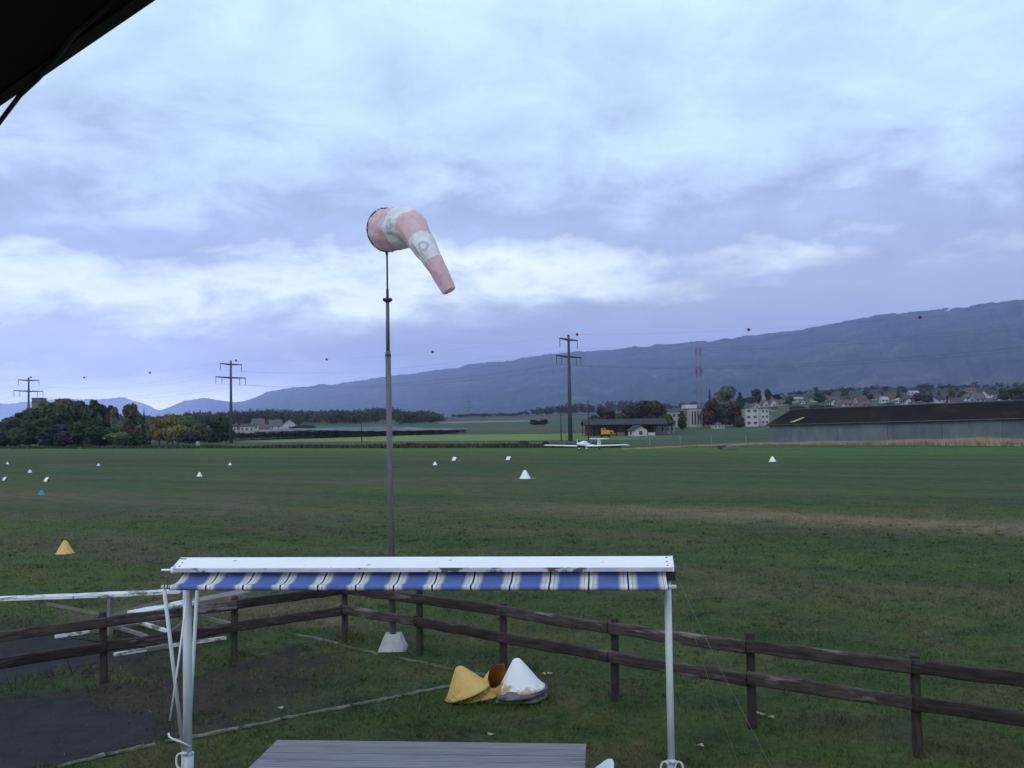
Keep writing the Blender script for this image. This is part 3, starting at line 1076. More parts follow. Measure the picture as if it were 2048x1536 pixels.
for q, (px, pb, pt, w, kd, tn) in enumerate(LEFTW):
    Y = 168 / (.83 + .56 * (px - 1024) / F_PX) * rnd.uniform(1.12, 1.5) if pb < 892 else 168 / (.83 + .56 * (px - 1024) / F_PX) * 1.08
    WH = [(-45, 'cut off by the left picture edge'), (-15, 'hard against the left picture edge'), (15, 'at the left end of the left wood'),
          (30, 'a little in from the left picture edge'), (48, 'just left of the smallest pylon'), (70, 'right behind the smallest pylon'), (86, 'right of the smallest pylon'),
          (100, 'below the flat roofed block'), (118, 'left of the middle of the left wood'), (140, 'in the middle of the left wood'), (156, 'right of the middle of the left wood'),
          (175, 'left of the bare mid wood pole'), (192, 'behind the bare mid wood pole'), (202, 'close on the right of the mid wood pole'), (210, 'below the right shoulder of the wood'), (224, 'on the right shoulder of the left wood'),
          (240, 'at the pole ending the left wood'), (268, 'at the right end of the left wood'), (296, 'where the left wood thins out'), (310, 'left of the golden tree'),
          (340, 'beside the yellow autumn tree'), (372, 'left of the small green box'), (405, 'behind the small green box'), (440, 'close on the left of the middle pylon'), (999, 'at the foot of the middle pylon')]
    place = next(v for k_, v in WH if px < k_)
    place += ', in front' if pb >= 892 else ''
    size = 'low ' if kd == 'bush' else ('slender ' if kd in ('tall', 'conifer') else 'round ')
    tree_px(px, pb, pt - (3 if kd != 'conifer' else 0), w * (1.35 if kd != 'conifer' else 1), kd, tn, size + (TLAB[tn].replace('tree', 'bush') if kd == 'bush' else TLAB[tn]) + ' ' + place, 'trees of the left wood' if px < 300 else 'autumn trees by the middle pylon', Y=Y, lift=.04)

# lone trees and the groves on the right of the middle
tree_px(1069, 866, 839, 24, 'round', 'plum', 'left half of the dark lone clump in the middle meadow', Y=560, lift=.02)
tree_px(1087, 866, 838, 28, 'round', 'brown', 'right half of the dark lone clump in the middle meadow', Y=560, lift=.02)
GROVE = [(1190, 848, 822, 28, 'olive', 'olive tree at the left end of the grove above the farm shed'),
         (1212, 850, 815, 34, 'brown', 'brown tree above the shed left of the yellow digger'),
         (1236, 850, 818, 36, 'olive', 'yellowish olive tree in the grove behind the farm shed'),
         (1262, 850, 808, 40, 'rust', 'rusty red tree in the middle of the grove behind the shed'),
         (1286, 850, 802, 46, 'brown', 'tall brown tree above the pale hut'),
         (1312, 850, 800, 44, 'rust', 'tall rusty tree left of the pale low apartment block'),
         (1330, 850, 820, 30, 'green', 'green tree touching the left end of the apartment block')]
for px, pb, pt, w, tn, lb in GROVE:
    tree_px(px, pb, pt, w * 1.35, 'round', tn, lb, 'grove behind the farm shed', Y=rnd.uniform(400, 440), lift=.03)
tree_px(1366, 862, 822, 26, 'tall', 'dark', 'dark tree standing in front of the pale apartment blocks', Y=370, lift=.03)
tree_px(1421, 860, 778, 17, 'conifer', 'blue', 'dark conifer left of the big round green tree', Y=640, lift=.02)
tree_px(1450, 856, 773, 62, 'round', 'pale', 'big round grey green tree behind the rusty trees', Y=620, lift=.05)
tree_px(1482, 856, 784, 22, 'tall', 'blue', 'dark narrow tree at the right side of the big round tree', Y=650, lift=.03)
tree_px(1425, 860, 800, 46, 'round', 'rust', 'rusty tree beside the red and white mast', Y=430, lift=.02)
tree_px(1448, 860, 808, 50, 'round', 'brown', 'dark brown tree between the mast and the white block', Y=425, lift=.02)
tree_px(1468, 860, 804, 40, 'round', 'rust', 'rust red tree left of the white block', Y=430, lift=.02)
tree_px(1478, 861, 828, 30, 'bush', 'dark', 'low dark bush at the foot of the white block', Y=415, lift=.02)
tree_px(1408, 858, 816, 24, 'tall', 'plum', 'bare purple brown tree behind the foot of the mast', Y=440, lift=.03)
VT = [(1514, 812, 778, 26, 'round', 'brown', 'brown tree left of the tiled roof villa'), (1538, 806, 777, 18, 'round', 'plum', 'dark tree behind the top of the villa roof'),
      (1580, 812, 792, 22, 'round', 'green', 'green tree between villa and long pale house'), (1598, 824, 808, 34, 'bush', 'blue', 'blue green bushes below the long pale house'),
      (1632, 826, 806, 34, 'bush', 'green', 'green bushes right of the long pale house'), (1640, 806, 785, 30, 'round', 'green', 'round green tree behind the cream house'),
      (1660, 826, 806, 30, 'bush', 'dark', 'dark bush in the middle of the village'), (1688, 800, 772, 13, 'conifer', 'blue', 'taller of the twin dark conifers'),
      (1696, 800, 777, 12, 'conifer', 'blue', 'shorter of the twin dark conifers'), (1694, 804, 788, 18, 'bush', 'lime', 'pale green bush below the twin conifers'),
      (1732, 798, 777, 14, 'conifer', 'dark', 'grey green conifer right of the twin conifers'), (1742, 802, 788, 18, 'round', 'dark', 'dark tree right of the grey green conifer'),
      (1799, 804, 770, 15, 'conifer', 'blue', 'tall pointed conifer behind the red roofed house'), (1833, 806, 782, 30, 'round', 'plum', 'dark purple tree in the village centre'),
      (1863, 800, 777, 12, 'conifer', 'dark', 'small conifer left of the white gabled house'), (1880, 798, 780, 13, 'conifer', 'blue', 'small conifer above the white gabled house'),
      (1856, 808, 788, 26, 'round', 'green', 'green tree left of the white gabled house'), (1905, 806, 780, 24, 'round', 'olive', 'olive tree right of the white gabled house'),
      (1925, 800, 777, 26, 'round', 'green', 'green tree above the brown roofs on the right'), (1900, 812, 798, 16, 'bush', 'dark', 'round dark bush near the hangar ridge'),
      (1985, 790, 776, 26, 'round', 'dark', 'dark tree behind the large white villa'), (2019, 796, 766, 9, 'conifer', 'blue', 'pointed conifer at the far right'),
      (2012, 806, 775, 34, 'round', 'green', 'green tree right of the large white villa'), (2038, 806, 774, 34, 'round', 'dark', 'dark tree at the right picture edge'),
      (2080, 806, 774, 40, 'round', 'green', 'green tree past the right picture edge'), (1780, 816, 803, 24, 'bush', 'olive', 'olive bush right of the small white house'),
      (1555, 800, 788, 24, 'round', 'blue', 'blue green tree behind the villa'), (1500, 808, 794, 26, 'round', 'blue', 'blue green tree left of the brown tree')]
for px, pb, pt, w, kd, tn, lb in VT:
    p = land(px, pb)
    tree_px(px, pb, pt, w, kd, tn, lb, 'trees in the village', Y=min(p.y, 1150), lift=.03)
# small shrubs on the field edge
for px, w, h, lb in ((1048, 24, 1.5, 'low dark shrub on the field edge left of the tall pylon'), (1092, 18, 1.4, 'low dark shrub by the left wing of the aircraft'),
                     (820, 26, 1.2, 'low dark shrub right of the windsock mast on the field edge'), (160, 60, 1.3, 'low wide shrub on the field edge below the left wood')):
    Y = 170 / (.83 + .56 * (px - 1024) / F_PX)
    p = spot(px, Y)
    tree(p, h, w * Y / F_PX, 'bush', 'dark', lb, None, 'shrub', .0)


# ------------------------------------------------------------------ buildings
def frame2(yaw):
    c, s = math.cos(yaw), math.sin(yaw)
    return Vector((c, s, 0)), Vector((-s, c, 0))


def house(p, w, d, h, rh, yaw, wall, roof, label, cat='house', gable_front=False, nwin=2, chimney=True, group=None, name='house', storeys=1, over=.4):
    p = Vector(p)
    root = empty(name, p, label, cat, group)
    ex, ey = frame2(yaw)
    if gable_front:
        ex, ey = ey * -1, ex
        w, d = d, w
    # ex along the ridge
    up = Vector((0, 0, 1))
    P = lambda a, b, c: p + ex * a + ey * b + up * c
    poly = [(-d / 2, -.5), (d / 2, -.5), (d / 2, h), (0, h + rh), (-d / 2, h)]
    mb = MB()
    mb.prism(poly, lambda q, z: P(-w / 2, q, z), lambda q, z: P(w / 2, q, z))
    mb.build('wall', wall_mat(wall) if isinstance(wall, str) else wall, root)
    th = .22
    mb = MB()
    sl = math.hypot(d / 2, rh)
    k = (d / 2 + over) / (d / 2)
    for sgn in (-1, 1):
        poly = [(0, h + rh + .03), (sgn * d / 2 * k, h + rh + .03 - rh * k), (sgn * d / 2 * k, h + rh + .03 - rh * k + th), (0, h + rh + .03 + th)]
        if sgn > 0:
            poly = poly[::-1]
        mb.prism(poly, lambda q, z: P(-w / 2 - over, q, z), lambda q, z: P(w / 2 + over, q, z))
    rf = mb.build('roof', roof_mat(roof) if isinstance(roof, str) else roof, root)
    if chimney:
        mb = MB()
        mb.box(P(w * .22, d * .12, h + rh * .95 + .3), (.7, .7, 1.5), Matrix.Rotation(yaw, 3, 'Z'))
        mb.build('chimney', wall_mat('brown'), rf)
    # windows on every side that faces the airfield
    rot = Matrix((ex, ey, up)).transposed()
    for st in range(storeys):
        zc = (h / storeys) * (st + .55)
        for side in (-1, 1):
            for q in range(nwin):
                a = -w / 2 + w * (q + .5) / nwin
                mb = MB()
                mb.box(P(a, side * (d / 2 + .02), zc), (1.1, .1, 1.25), rot)
                mb.build('window', M['window'], root)
            mb = MB()
            mb.box(P(side * (w / 2 + .02), 0, zc), (.1, 1.1, 1.25), rot)
            mb.build('window', M['window'], root)
    return root


def house_px(px, pb, pt, wpx, wall, roof, label, yaw=0.0, gable_front=False, rfrac=.42, Y=None, dep=None, cat='house', **kw):
    p = spot(px, Y) if Y else land(px, pb)
    if p.y > 1500:
        p = spot(px, 1500)
    sc = p.y / F_PX
    H = max(2.5, hgt(px, pt, p))
    w = wpx * sc
    return house(p, w if not gable_front else (dep or w * 1.2), (dep or w * .7) if not gable_front else w, H * (1 - rfrac), H * rfrac, yaw, wall, roof, label, cat, False if not gable_front else False, **kw) if not gable_front else \
        house(p, w, dep or w * 1.1, H * (1 - rfrac), H * rfrac, yaw, wall, roof, label, cat, True, **kw)


# left houses below the wood
GL = 'houses below the dark wood'
house_px(470, 864, 849, 9, 'cream', 'brown', 'narrow cream house end beside the middle pylon', .1, rfrac=.2, group=GL, nwin=1, Y=640)
house_px(495, 866, 848, 26, 'cream', 'brown', 'cream house with dark openings right of the middle pylon', .15, rfrac=.25, group=GL, Y=630, nwin=3)
house_px(516, 862, 838, 24, 'pale', 'grey', 'grey hipped roof house behind the cream house', .5, rfrac=.5, group=GL, Y=690)
house_px(529, 864, 850, 20, 'rose', 'rose', 'low house with reddish roof between two grey roofs', .2, rfrac=.5, group=GL, Y=650)
house_px(551, 864, 840, 24, 'pale', 'grey', 'white house with grey roof and bright upper dormers', .25, rfrac=.5, group=GL, Y=660, storeys=2)
house_px(578, 862, 840, 26, 'pale', 'grey', 'white gabled house at the right end of the row', .3, gable_front=True, rfrac=.5, group=GL, Y=680, nwin=2)
# long hedge right of the houses
tree_px(612, 866, 848, 52, 'bush', 'dark', 'long dark bush mound right of the white gabled house', None, Y=640, name='shrub', lift=0)
tree_px(598, 866, 850, 34, 'bush', 'plum', 'dusky bush in front of the white gabled house', None, Y=630, name='shrub', lift=0)

# flat roofed block above the left wood
p = spot(78, 560)
H = hgt(78, 797, p)
rt = empty('tower_block', p, 'flat roofed grey block showing above the left wood', 'building')
MB().box(p + Vector((0, 0, H / 2 - .5)), (4.6, 8, H + 1)).build('wall', wall_mat('brown'), rt)
MB().box(p + Vector((0, 0, H + .15)), (5.0, 8.5, .3)).build('roof', roof_mat('dark'), rt)
for k in range(3):
    MB().box(p + Vector((-1.5 + 1.5 * k, -4.02, H - 2)), (1.1, .1, 1.3)).build('window', M['window'], rt)


# pale apartment blocks
def block(px0, px1, pb, pt, Y, dep, wall, label, yaw=.12, cols=3, rows=2, ribs=0, parapet=True, name='apartment_block'):
    p = spot((px0 + px1) / 2, Y)
    w = (px1 - px0) * Y / F_PX
    H = hgt((px0 + px1) / 2, pt, p)
    root = empty(name, p, label, 'building')
    ex, ey = frame2(yaw)
    up = Vector((0, 0, 1))
    rot = Matrix((ex, ey, up)).transposed()
    P = lambda a, b, c: p + ex * a + ey * b + up * c
    MB().box(P(0, 0, H / 2 - .4), (w, dep, H + .8), rot).build('wall', wall_mat(wall), root)
    if parapet:
        MB().box(P(0, 0, H + .12), (w + .5, dep + .5, .24), rot).build('roof', roof_mat('grey'), root)
    if ribs:
        for k in range(ribs):
            MB().box(P(-w / 2 + w * (k + .75) / (ribs + .5), -dep / 2 - .05, H * .50), (w / ribs * .45, .14, H * .72), rot).build('window', M['window'], root)
    else:
        for r_ in range(rows):
            for k in range(cols):
                f = MB().box(P(-w / 2 + w * (k + .5) / cols, -dep / 2 - .03, H * (r_ + .58) / rows), (w / cols * .5, .1, H / rows * .42), rot).build('window', M['window'], root)
                MB().box(P(-w / 2 + w * (k + .5) / cols, -dep / 2 - .1, H * (r_ + .58) / rows - H / rows * .23), (w / cols * .6, .2, .1), rot).build('sill', wall_mat('white'), f)
    return root, P, w, H, rot


block(1321, 1357, 853, 825, 452, 9, 'cream', 'low cream block with small windows left of the ribbed block', cols=4, rows=2)
rt, P, w, H, rot = block(1374, 1400, 856, 818, 446, 10, 'cream', 'tall cream block with dark vertical window ribs', ribs=4)
MB().box(P(-1.2, 2, H + 1.1), (w * .9, 6, 1.7), rot).build('penthouse', wall_mat('white'), rt)
block(1362, 1376, 856, 823, 450, 8, 'rose', 'narrow rose block left of the ribbed block', cols=1, rows=3)
block(1484, 1510, 856, 817, 428, 9, 'pale', 'pale block with paired dark windows right of the rusty trees', cols=2, rows=3)
block(1513, 1530, 855, 818, 440, 9, 'pale', 'narrow pale block joined by a gap to the right end', cols=2, rows=3, yaw=.2)
block(1425, 1446, 861, 850, 405, 4, 'cream', 'low cream annexe under the rusty trees right of the mast', cols=3, rows=1, name='annexe')
block(1308, 1345, 864, 852, 345, 5, 'rose', 'low rose walled shed open at the front below the cream block', cols=4, rows=1, name='open_shed')
p = spot(1328, 340)
rt = empty('lean_to_roof', p, 'dark slanted canopy roof over the rose walled shed', 'roof')
za = hgt(1320, 848, p)
MB().bar(at(1300, 850, 338), at(1349, 843, 338), 6.5, .35).build('roof_panel', M['shed_roof'], rt)
for px in (1306, 1325, 1343):
    q = at(px, 849.5 - (px - 1300) * .14, 336.5)
    MB().tube([(q.x, q.y, zt1(q.x, q.y) - .1), (q.x, q.y, q.z - .05)], .12, 6).build('post', M['wood_pole'], rt)

# farm shed: long dark roof on posts
p = spot(1247, 338)
rt = empty('farm_shed', p, 'long open farm shed with a dark low roof behind the aircraft', 'shed')
ex, ey = frame2(.02)
zr, ze = hgt(1245, 839, p), hgt(1245, 850, p)
wd, dp = 165 * 338 / F_PX, 12
P = lambda a, b_, c: p + ex * a + ey * b_ + Vector((0, 0, c))
for sgn in (-1, 1):
    poly = [(0, zr), (sgn * dp / 2, ze), (sgn * dp / 2, ze + .25), (0, zr + .25)]
    if sgn > 0:
        poly = poly[::-1]
    MB().prism(poly, lambda q, z: P(-wd / 2, q, z), lambda q, z: P(wd / 2, q, z)).build('roof', M['shed_roof'], rt)
for k in range(8):
    for b_ in (-5.4, 5.4):
        MB().tube([P(-wd / 2 + .6 + k * (wd - 1.2) / 7, b_, -.3), P(-wd / 2 + .6 + k * (wd - 1.2) / 7, b_, ze + .1)], .16, 6).build('post', M['wood_pole'], rt)
MB().box(P(1, 5.8, ze / 2), (wd - 1.4, .2, ze)).build('rear_wall', wall_mat('brown'), rt)

# pale hut
house(spot(1275, 322), 4.6, 5.5, 1.9, 1.4, .25, 'pale', 'dark', 'small pale hut with a gable in front of the farm shed', 'hut', True, nwin=1, chimney=False, name='hut')
# low clutter beside the hut
for px, w, h, wl, lb in ((1226, 2.4, 1.1, 'brown', 'brown crate stack right of the yellow digger'), (1240, 3.0, 1.3, 'brown', 'dark heap of boxes between digger and hut'),
                         (1303, 2.2, 1.0, 'white', 'white box right of the pale hut')):
    p = spot(px, 326)
    rt = empty('crate_stack' if px < 1300 else 'storage_box', p, lb, 'crate' if px < 1300 else 'box')
    MB().box(p + Vector((0, 0, h / 2)), (w, 1.2, h)).build('box_body', wall_mat(wl), rt)
    MB().box(p + Vector((0, 0, h + .06)), (w + .1, 1.3, .1)).build('lid', M['shed_roof'], rt)

# yellow digger
p = spot(1211, 318)
rt = empty('digger', p, 'yellow digger parked under the dark shed roof', 'digger')
MB().box(p + Vector((-.1, 0, 1.55)), (2.6, 2.2, 1.3)).build('body', M['digger'], rt)
MB().box(p + Vector((-.7, 0, 2.5)), (1.3, 1.5, .7)).build('cab', M['digger'], rt)
MB().box(p + Vector((-.7, -.77, 2.5)), (.9, .06, .45)).build('cab_window', M['window'], rt)
for b_ in (-.9, .9):
    MB().tube([p + Vector((-1.3, b_ - .25, .42)), p + Vector((-1.3, b_ + .25, .42))], .42, 12).build('wheel', M['rubber'], rt, True)
    MB().tube([p + Vector((1.1, b_ - .25, .42)), p + Vector((1.1, b_ + .25, .42))], .42, 12).build('wheel', M['rubber'], rt, True)
MB().bar(p + Vector((1.0, 0, 1.7)), p + Vector((2.3, 0, 1.9)), .3, .4).build('boom', M['digger'], rt)
MB().bar(p + Vector((2.3, 0, 2.0)), p + Vector((2.5, 0, .9)), .25, .3).build('arm', M['digger'], rt)
MB().box(p + Vector((2.3, 0, .75)), (.7, .9, .5)).build('bucket', M['dark_metal'], rt)

# village houses
VG = 'houses of the village on the slope'
VH = [(1536, 800, 780, 26, 'tan', 'brown', 'large villa with a brown tiled roof and small round topping tree', 1.2, False, .5),
      (1512, 816, 806, 14, 'cream', 'rose', 'small cream house at the left foot of the villa', .2, True, .5),
      (1530, 814, 800, 14, 'cream', 'rose', 'cream gabled house below the villa, left of a pair', .2, True, .55),
      (1546, 813, 799, 14, 'white', 'rose', 'white gabled house below the villa, right of a pair', .2, True, .55),
      (1562, 812, 800, 16, 'rose', 'rose', 'rose walled house right of the gabled pair', .3, False, .5),
      (1548, 822, 814, 12, 'white', 'dark', 'small white lodge above the hangar roof hip', .2, False, .4),
      (1574, 810, 797, 12, 'rose', 'brown', 'brown roofed house left of the long pale house', .1, True, .5),
      (1593, 806, 795, 24, 'tan', 'pale', 'long pale house with a flat tan front', .1, False, .25),
      (1606, 808, 800, 8, 'white', 'grey', 'tiny white gable at the right end of the long pale house', .2, True, .4),
      (1632, 804, 792, 18, 'cream', 'dark', 'cream house with a dark low roof under green trees', .05, False, .4),
      (1652, 802, 792, 12, 'rose', 'rose', 'small rose house left of the twin conifers', .1, False, .5),
      (1668, 803, 794, 18, 'tan', 'rose', 'low house with rose roof below the twin conifers', .15, False, .55),
      (1666, 811, 799, 12, 'white', 'brown', 'small white fronted house in the village centre left', .3, True, .4),
      (1690, 814, 800, 30, 'rose', 'rose', 'broad rose roofed house above the hangar roof', .1, False, .55),
      (1682, 820, 806, 16, 'pale', 'rose', 'pale house partly hidden by the hangar ridge', .4, True, .5),
      (1712, 800, 791, 8, 'white', 'brown', 'bright white gable right of the twin conifers', .3, True, .4),
      (1722, 806, 792, 22, 'rose', 'red', 'dark red roofed house right of the bright white gable', .2, False, .55),
      (1730, 814, 802, 20, 'tan', 'rose', 'tan house with a rose roof below the dark red roof', .35, False, .5),
      (1752, 800, 789, 22, 'rose', 'red', 'red roofed house below the grey green conifer', .1, False, .55),
      (1769, 806, 794, 15, 'white', 'pale', 'small bright white house in front of the red roof', .2, False, .4),
      (1784, 802, 786, 30, 'tan', 'red', 'wide house with a bright red roof', .12, False, .6),
      (1798, 806, 797, 8, 'white', 'pale', 'white annexe at the right end of the bright red roof', .3, True, .35),
      (1814, 810, 797, 16, 'white', 'dark', 'white fronted house with a dark roof right of the tall conifer', .2, True, .45),
      (1826, 810, 800, 8, 'tan', 'brown', 'small tan house right of the dark roofed white front', .2, True, .5),
      (1812, 820, 811, 14, 'rose', 'dark', 'low rose house touching the hangar ridge', .1, False, .4),
      (1828, 790, 782, 18, 'pale', 'pale', 'long pale roof high up behind the village', .1, False, .4),
      (1877, 807, 792, 26, 'white', 'dark', 'white gabled house between two dark trees', .5, False, .45),
      (1912, 812, 796, 26, 'rose', 'brown', 'brown roofed house left of the large white villa', .15, False, .6),
      (1920, 812, 804, 16, 'cream', 'brown', 'low cream garage above the hangar ridge', .1, False, .35),
      (1940, 802, 788, 16, 'white', 'grey', 'white round fronted house left of the large white villa', .3, True, .45),
      (1957, 806, 786, 24, 'grey', 'grey', 'grey house with pale dormers', .25, False, .5),
      (1980, 796, 780, 26, 'white', 'dark', 'large white villa with a dark roof and pale awning', .4, False, .5),
      (1998, 804, 789, 14, 'white', 'grey', 'white gable right of the large white villa', .35, True, .5),
      (1942, 784, 776, 18, 'tan', 'rose', 'distant rose roof above the green trees on the right', .1, False, .5),
      (1978, 784, 775, 16, 'grey', 'dark', 'distant dark roof behind the large white villa', .1, False, .5),
      (1462, 804, 796, 14, 'tan', 'brown', 'small tan house seen under the big round tree', .1, False, .5)]
for px, pb, pt, w, wl, rf, lb, yw, gf, rfr in VH:
    p = land(px, pb)
    Y = min(p.y, 1150)
    house_px(px, pb, pt, w, wl, rf, lb, yw, gf, rfr, Y=Y, group=VG, nwin=2, over=.6)

# ------------------------------------------------------------------ hangar
HA, HB = Vector((52.6, 202, 0)), Vector((96.0, 150.5, 0))
hd = (HB - HA).normalized()
hn = Vector((-hd.y, hd.x, 0))
if hn.y < 0:
    hn = -hn
L = (HB - HA).length
GR = .55 / 55


def HP(s, b_, z):
    return HA + hd * s + hn * b_ + Vector((0, 0, z + s * GR))


rt = empty('hangar', HA, 'long low hangar with faded blue grey walls and dark roof', 'hangar')
EV, RG_, DP = 3.72, 6.75, 11.0
mb = MB()
mb.prism([(0.2, -.5), (DP, -.5), (DP, EV - .05), (.2, EV - .05)], lambda q, z: HP(.2, q, z), lambda q, z: HP(L, q, z))
mb.build('wall', M['hangar_trim'], rt)
npan = 13
for k in range(npan):
    s0, s1 = L * k / npan, L * (k + 1) / npan
    if k == 10:
        MB().prism([(.05, -.4), (.19, -.4), (.19, EV - .2), (.05, EV - .2)], lambda q, z: HP(s0 + .05, q, z), lambda q, z: HP(s0 + 1.1, q, z)).build('doorway', M['dark_metal'], rt)
        s0 += 1.15
    off = .06 if k % 2 else 0.0
    MB().prism([(off, -.45), (off + .12, -.45), (off + .12, EV - .12), (off, EV - .12)], lambda q, z: HP(s0 + .02, q, z), lambda q, z: HP(s1 - .02, q, z)).build('door_panel', M['hangar_wall'], rt)
# hipped roof
hip = 1.6
ov = .45
V = [HP(-ov, -ov, EV), HP(L + ov, -ov, EV), HP(L + ov, DP + ov, EV), HP(-ov, DP + ov, EV), HP(hip, DP / 2, RG_), HP(L - hip, DP / 2, RG_)]
V2 = [v - Vector((0, 0, .18)) for v in V[:4]]
mb = MB()
mb.add(V + V2, [(0, 1, 5, 4), (2, 3, 4, 5), (3, 0, 4), (1, 2, 5), (6, 9, 8, 7), (0, 6, 7, 1), (1, 7, 8, 2), (2, 8, 9, 3), (3, 9, 6, 0)])
rf = mb.build('roof', M['hangar_roof'], rt)
MB().tube([HP(hip, DP / 2, RG_ + .05), HP(L - hip, DP / 2, RG_ + .05)], .16, 8).build('ridge_tile', M['hangar_trim'], rf, True)
MB().tube([HP(-ov, -ov - .1, EV - .08), HP(L + ov, -ov - .1, EV - .08)], .10, 8).build('gutter', M['hangar_trim'], rt, True)
# mossy skylight strip on the roof
q0, q1 = HP(3.6, .4, EV + .42), HP(4.6, 2.2, EV + 1.38)
sl = Vector((0, 0, RG_ - EV)) / (DP / 2 + ov)
def RP(s, b_):
    return HP(s, b_, EV + (b_ + ov) * (RG_ - EV) / (DP / 2 + ov) + .03)
MB().add([RP(4.6, .3), RP(5.7, .3), RP(7.2, 2.1), RP(6.3, 2.1)] + [v - Vector((0, 0, .02)) for v in (RP(4.6, .3), RP(5.7, .3), RP(7.2, 2.1), RP(6.3, 2.1))],
         [(0, 1, 2, 3), (7, 6, 5, 4), (0, 4, 5, 1), (1, 5, 6, 2), (2, 6, 7, 3), (3, 7, 4, 0)]).build('skylight', wall_mat('ochre'), rf)
tag(rf.children[-1], 'pale mossy skylight strip')

# ------------------------------------------------------------------ power line
PY = [(Vector((16.0, 274, 0)), 'tall dark tubular pylon in the middle behind the aircraft'),
      (Vector((-101.0, 353, 0)), 'dark tubular pylon standing beside the cream houses'),
      (Vector((-215.0, 437, 0)), 'smallest dark pylon rising from the left wood')]
along = (PY[0][0] - PY[1][0]).normalized()
cross = Vector((-along.y, along.x, 0))
if cross.x < 0:
    cross = -cross


def pylon(p, label):
    p = Vector((p.x, p.y, zt1(p.x, p.y)))
    rt = empty('pylon', p, label, 'pylon', 'pylons of the power line')
    MB().tube([p + Vector((0, 0, -.5)), p + Vector((0, 0, 15)), p + Vector((0, 0, 29.6))], [.64, .48, .33], 12).build('mast', M['pylon'], rt, True)
    ends = []
    for z, hw, outs in ((28.2, 4.9, (4.75,)), (23.4, 6.8, (6.65, 4.0))):
        for sg in (-1, 1):
            MB().bar(p + Vector((0, 0, z)), p + cross * (hw * sg) + Vector((0, 0, z + .15)), .45, .62, taper=.5).build('crossarm', M['pylon'], rt)
            for q in outs:
                a = p + cross * (q * sg) + Vector((0, 0, z))
                MB().tube([a, a - Vector((0, 0, 2.3))], .11, 6).build('insulator', M['insul'], rt)
                ends.append(a - Vector((0, 0, 2.3)))
    return ends, p + Vector((0, 0, 29.7))


E = [pylon(*q) for q in PY]
dlt = PY[0][0] - PY[1][0]
q = PY[0][0] + dlt
fut = ([e + Vector((dlt.x, dlt.y, 0)) for e in E[0][0]], E[0][1] + Vector((dlt.x, dlt.y, 0)))
q0 = PY[2][0] - dlt
pst = ([e - Vector((dlt.x, dlt.y, 0)) for e in E[2][0]], E[2][1] - Vector((dlt.x, dlt.y, 0)))
CH = [pst, E[2], E[1], E[0], fut]


def sag(a, b_, s, n=14):
    return [a.lerp(b_, k / n) - Vector((0, 0, 4 * s * (k / n) * (1 - k / n))) for k in range(n + 1)]


rt = empty('power_cables', E[0][1], 'sagging power cables strung between the dark pylons', 'cable')
for w in range(6):
    pts = []
    for k in range(4):
        pts += sag(CH[k][0][w], CH[k + 1][0][w], 3.2)[(1 if k else 0):]
    MB().tube(pts, .013, 4).build('conductor', M['wire'], rt)
rt = empty('earth_wire', E[0][1] + Vector((0, 0, .0)), 'thin top wire carrying the orange warning balls', 'cable')
pts = []
for k in range(4):
    pts += sag(CH[k][1], CH[k + 1][1], 2.4)[(1 if k else 0):]
MB().tube(pts, .011, 4).build('wire', M['wire'], rt)
BALLS = [(62, 'marker ball just beside the smallest pylon top'), (168, 'marker ball right of the smallest pylon'), (299, 'marker ball left of the middle pylon'),
         (471, 'marker ball at the top of the middle pylon'), (655, 'marker ball left of the windsock mast'), (866, 'marker ball right of the windsock mast'),
         (1155, 'orange marker ball at the top of the tall pylon'), (1494, 'orange marker ball above the mast and white block'), (1838, 'orange marker ball against the right end of the mountain')]
allp = pts
for px, lb in BALLS:
    best, bp = 1e9, None
    for k in range(len(allp) - 1):
        for f in np.linspace(0, 1, 12):
            p = allp[k].lerp(allp[k + 1], float(f))
            v = p - CAM
            if v.dot(_F) <= 0:
                continue
            x = 1024 + F_PX * v.dot(_RT) / v.dot(_F)
            if abs(x - px) < best:
                best, bp = abs(x - px), p
    rt = empty('marker_ball', bp, ('dark ' if 'orange' not in lb else '') + lb, 'marker ball', 'warning balls on the top wire')
    mb = MB()
    prof = [(.001, -.42)] + [(.42 * math.sin(math.pi * k / 8), -.42 * math.cos(math.pi * k / 8)) for k in range(1, 8)] + [(.001, .42)]
    mb.lathe(prof, 14, bp)
    mb.build('ball', M['ball'], rt, True)
    MB().tube([bp - along * .5, bp + along * .5], .045, 6).build('clamp', M['dark_metal'], rt)

# far lattice pylon and thin wooden poles along the track
POLES = [(12, 852, 244, 'thin pole at the far left edge of the left wood'), (62, 846, 240, 'thin pole in front of the foot of the smallest pylon'),
         (191, 845, 238, 'thin pole in front of the middle of the left wood'), (243, 840, 236, 'thin pole at the right end of the left wood'),
         (418, 858, 232, 'short pole left of the middle pylon'), (476, 826, 330, 'thin grey pole right beside the middle pylon'),
         (723, 824, 240, 'dark wooden pole left of the windsock mast'), (1122, 818, 236, 'dark wooden pole left of the tall pylon'),
         (1177, 800, 240, 'thin grey pole right of the tall pylon')]
for px, pt, tl, lb in POLES:
    Y = tl / (.83 + .56 * (px - 1024) / F_PX)
    p = spot(px, Y)
    H = hgt(px, pt, p)
    rt = empty('pole', p, lb, 'pole', 'poles along the track')
    MB().tube([p + Vector((0, 0, -.3)), p + Vector((0, 0, H))], [.17, .11], 8).build('shaft', M['wood_pole'], rt, True)
    MB().bar(p + Vector((-.5, 0, H - .5)), p + Vector((.5, 0, H - .5)), .1, .12).build('crossbar', M['wood_pole'], rt)

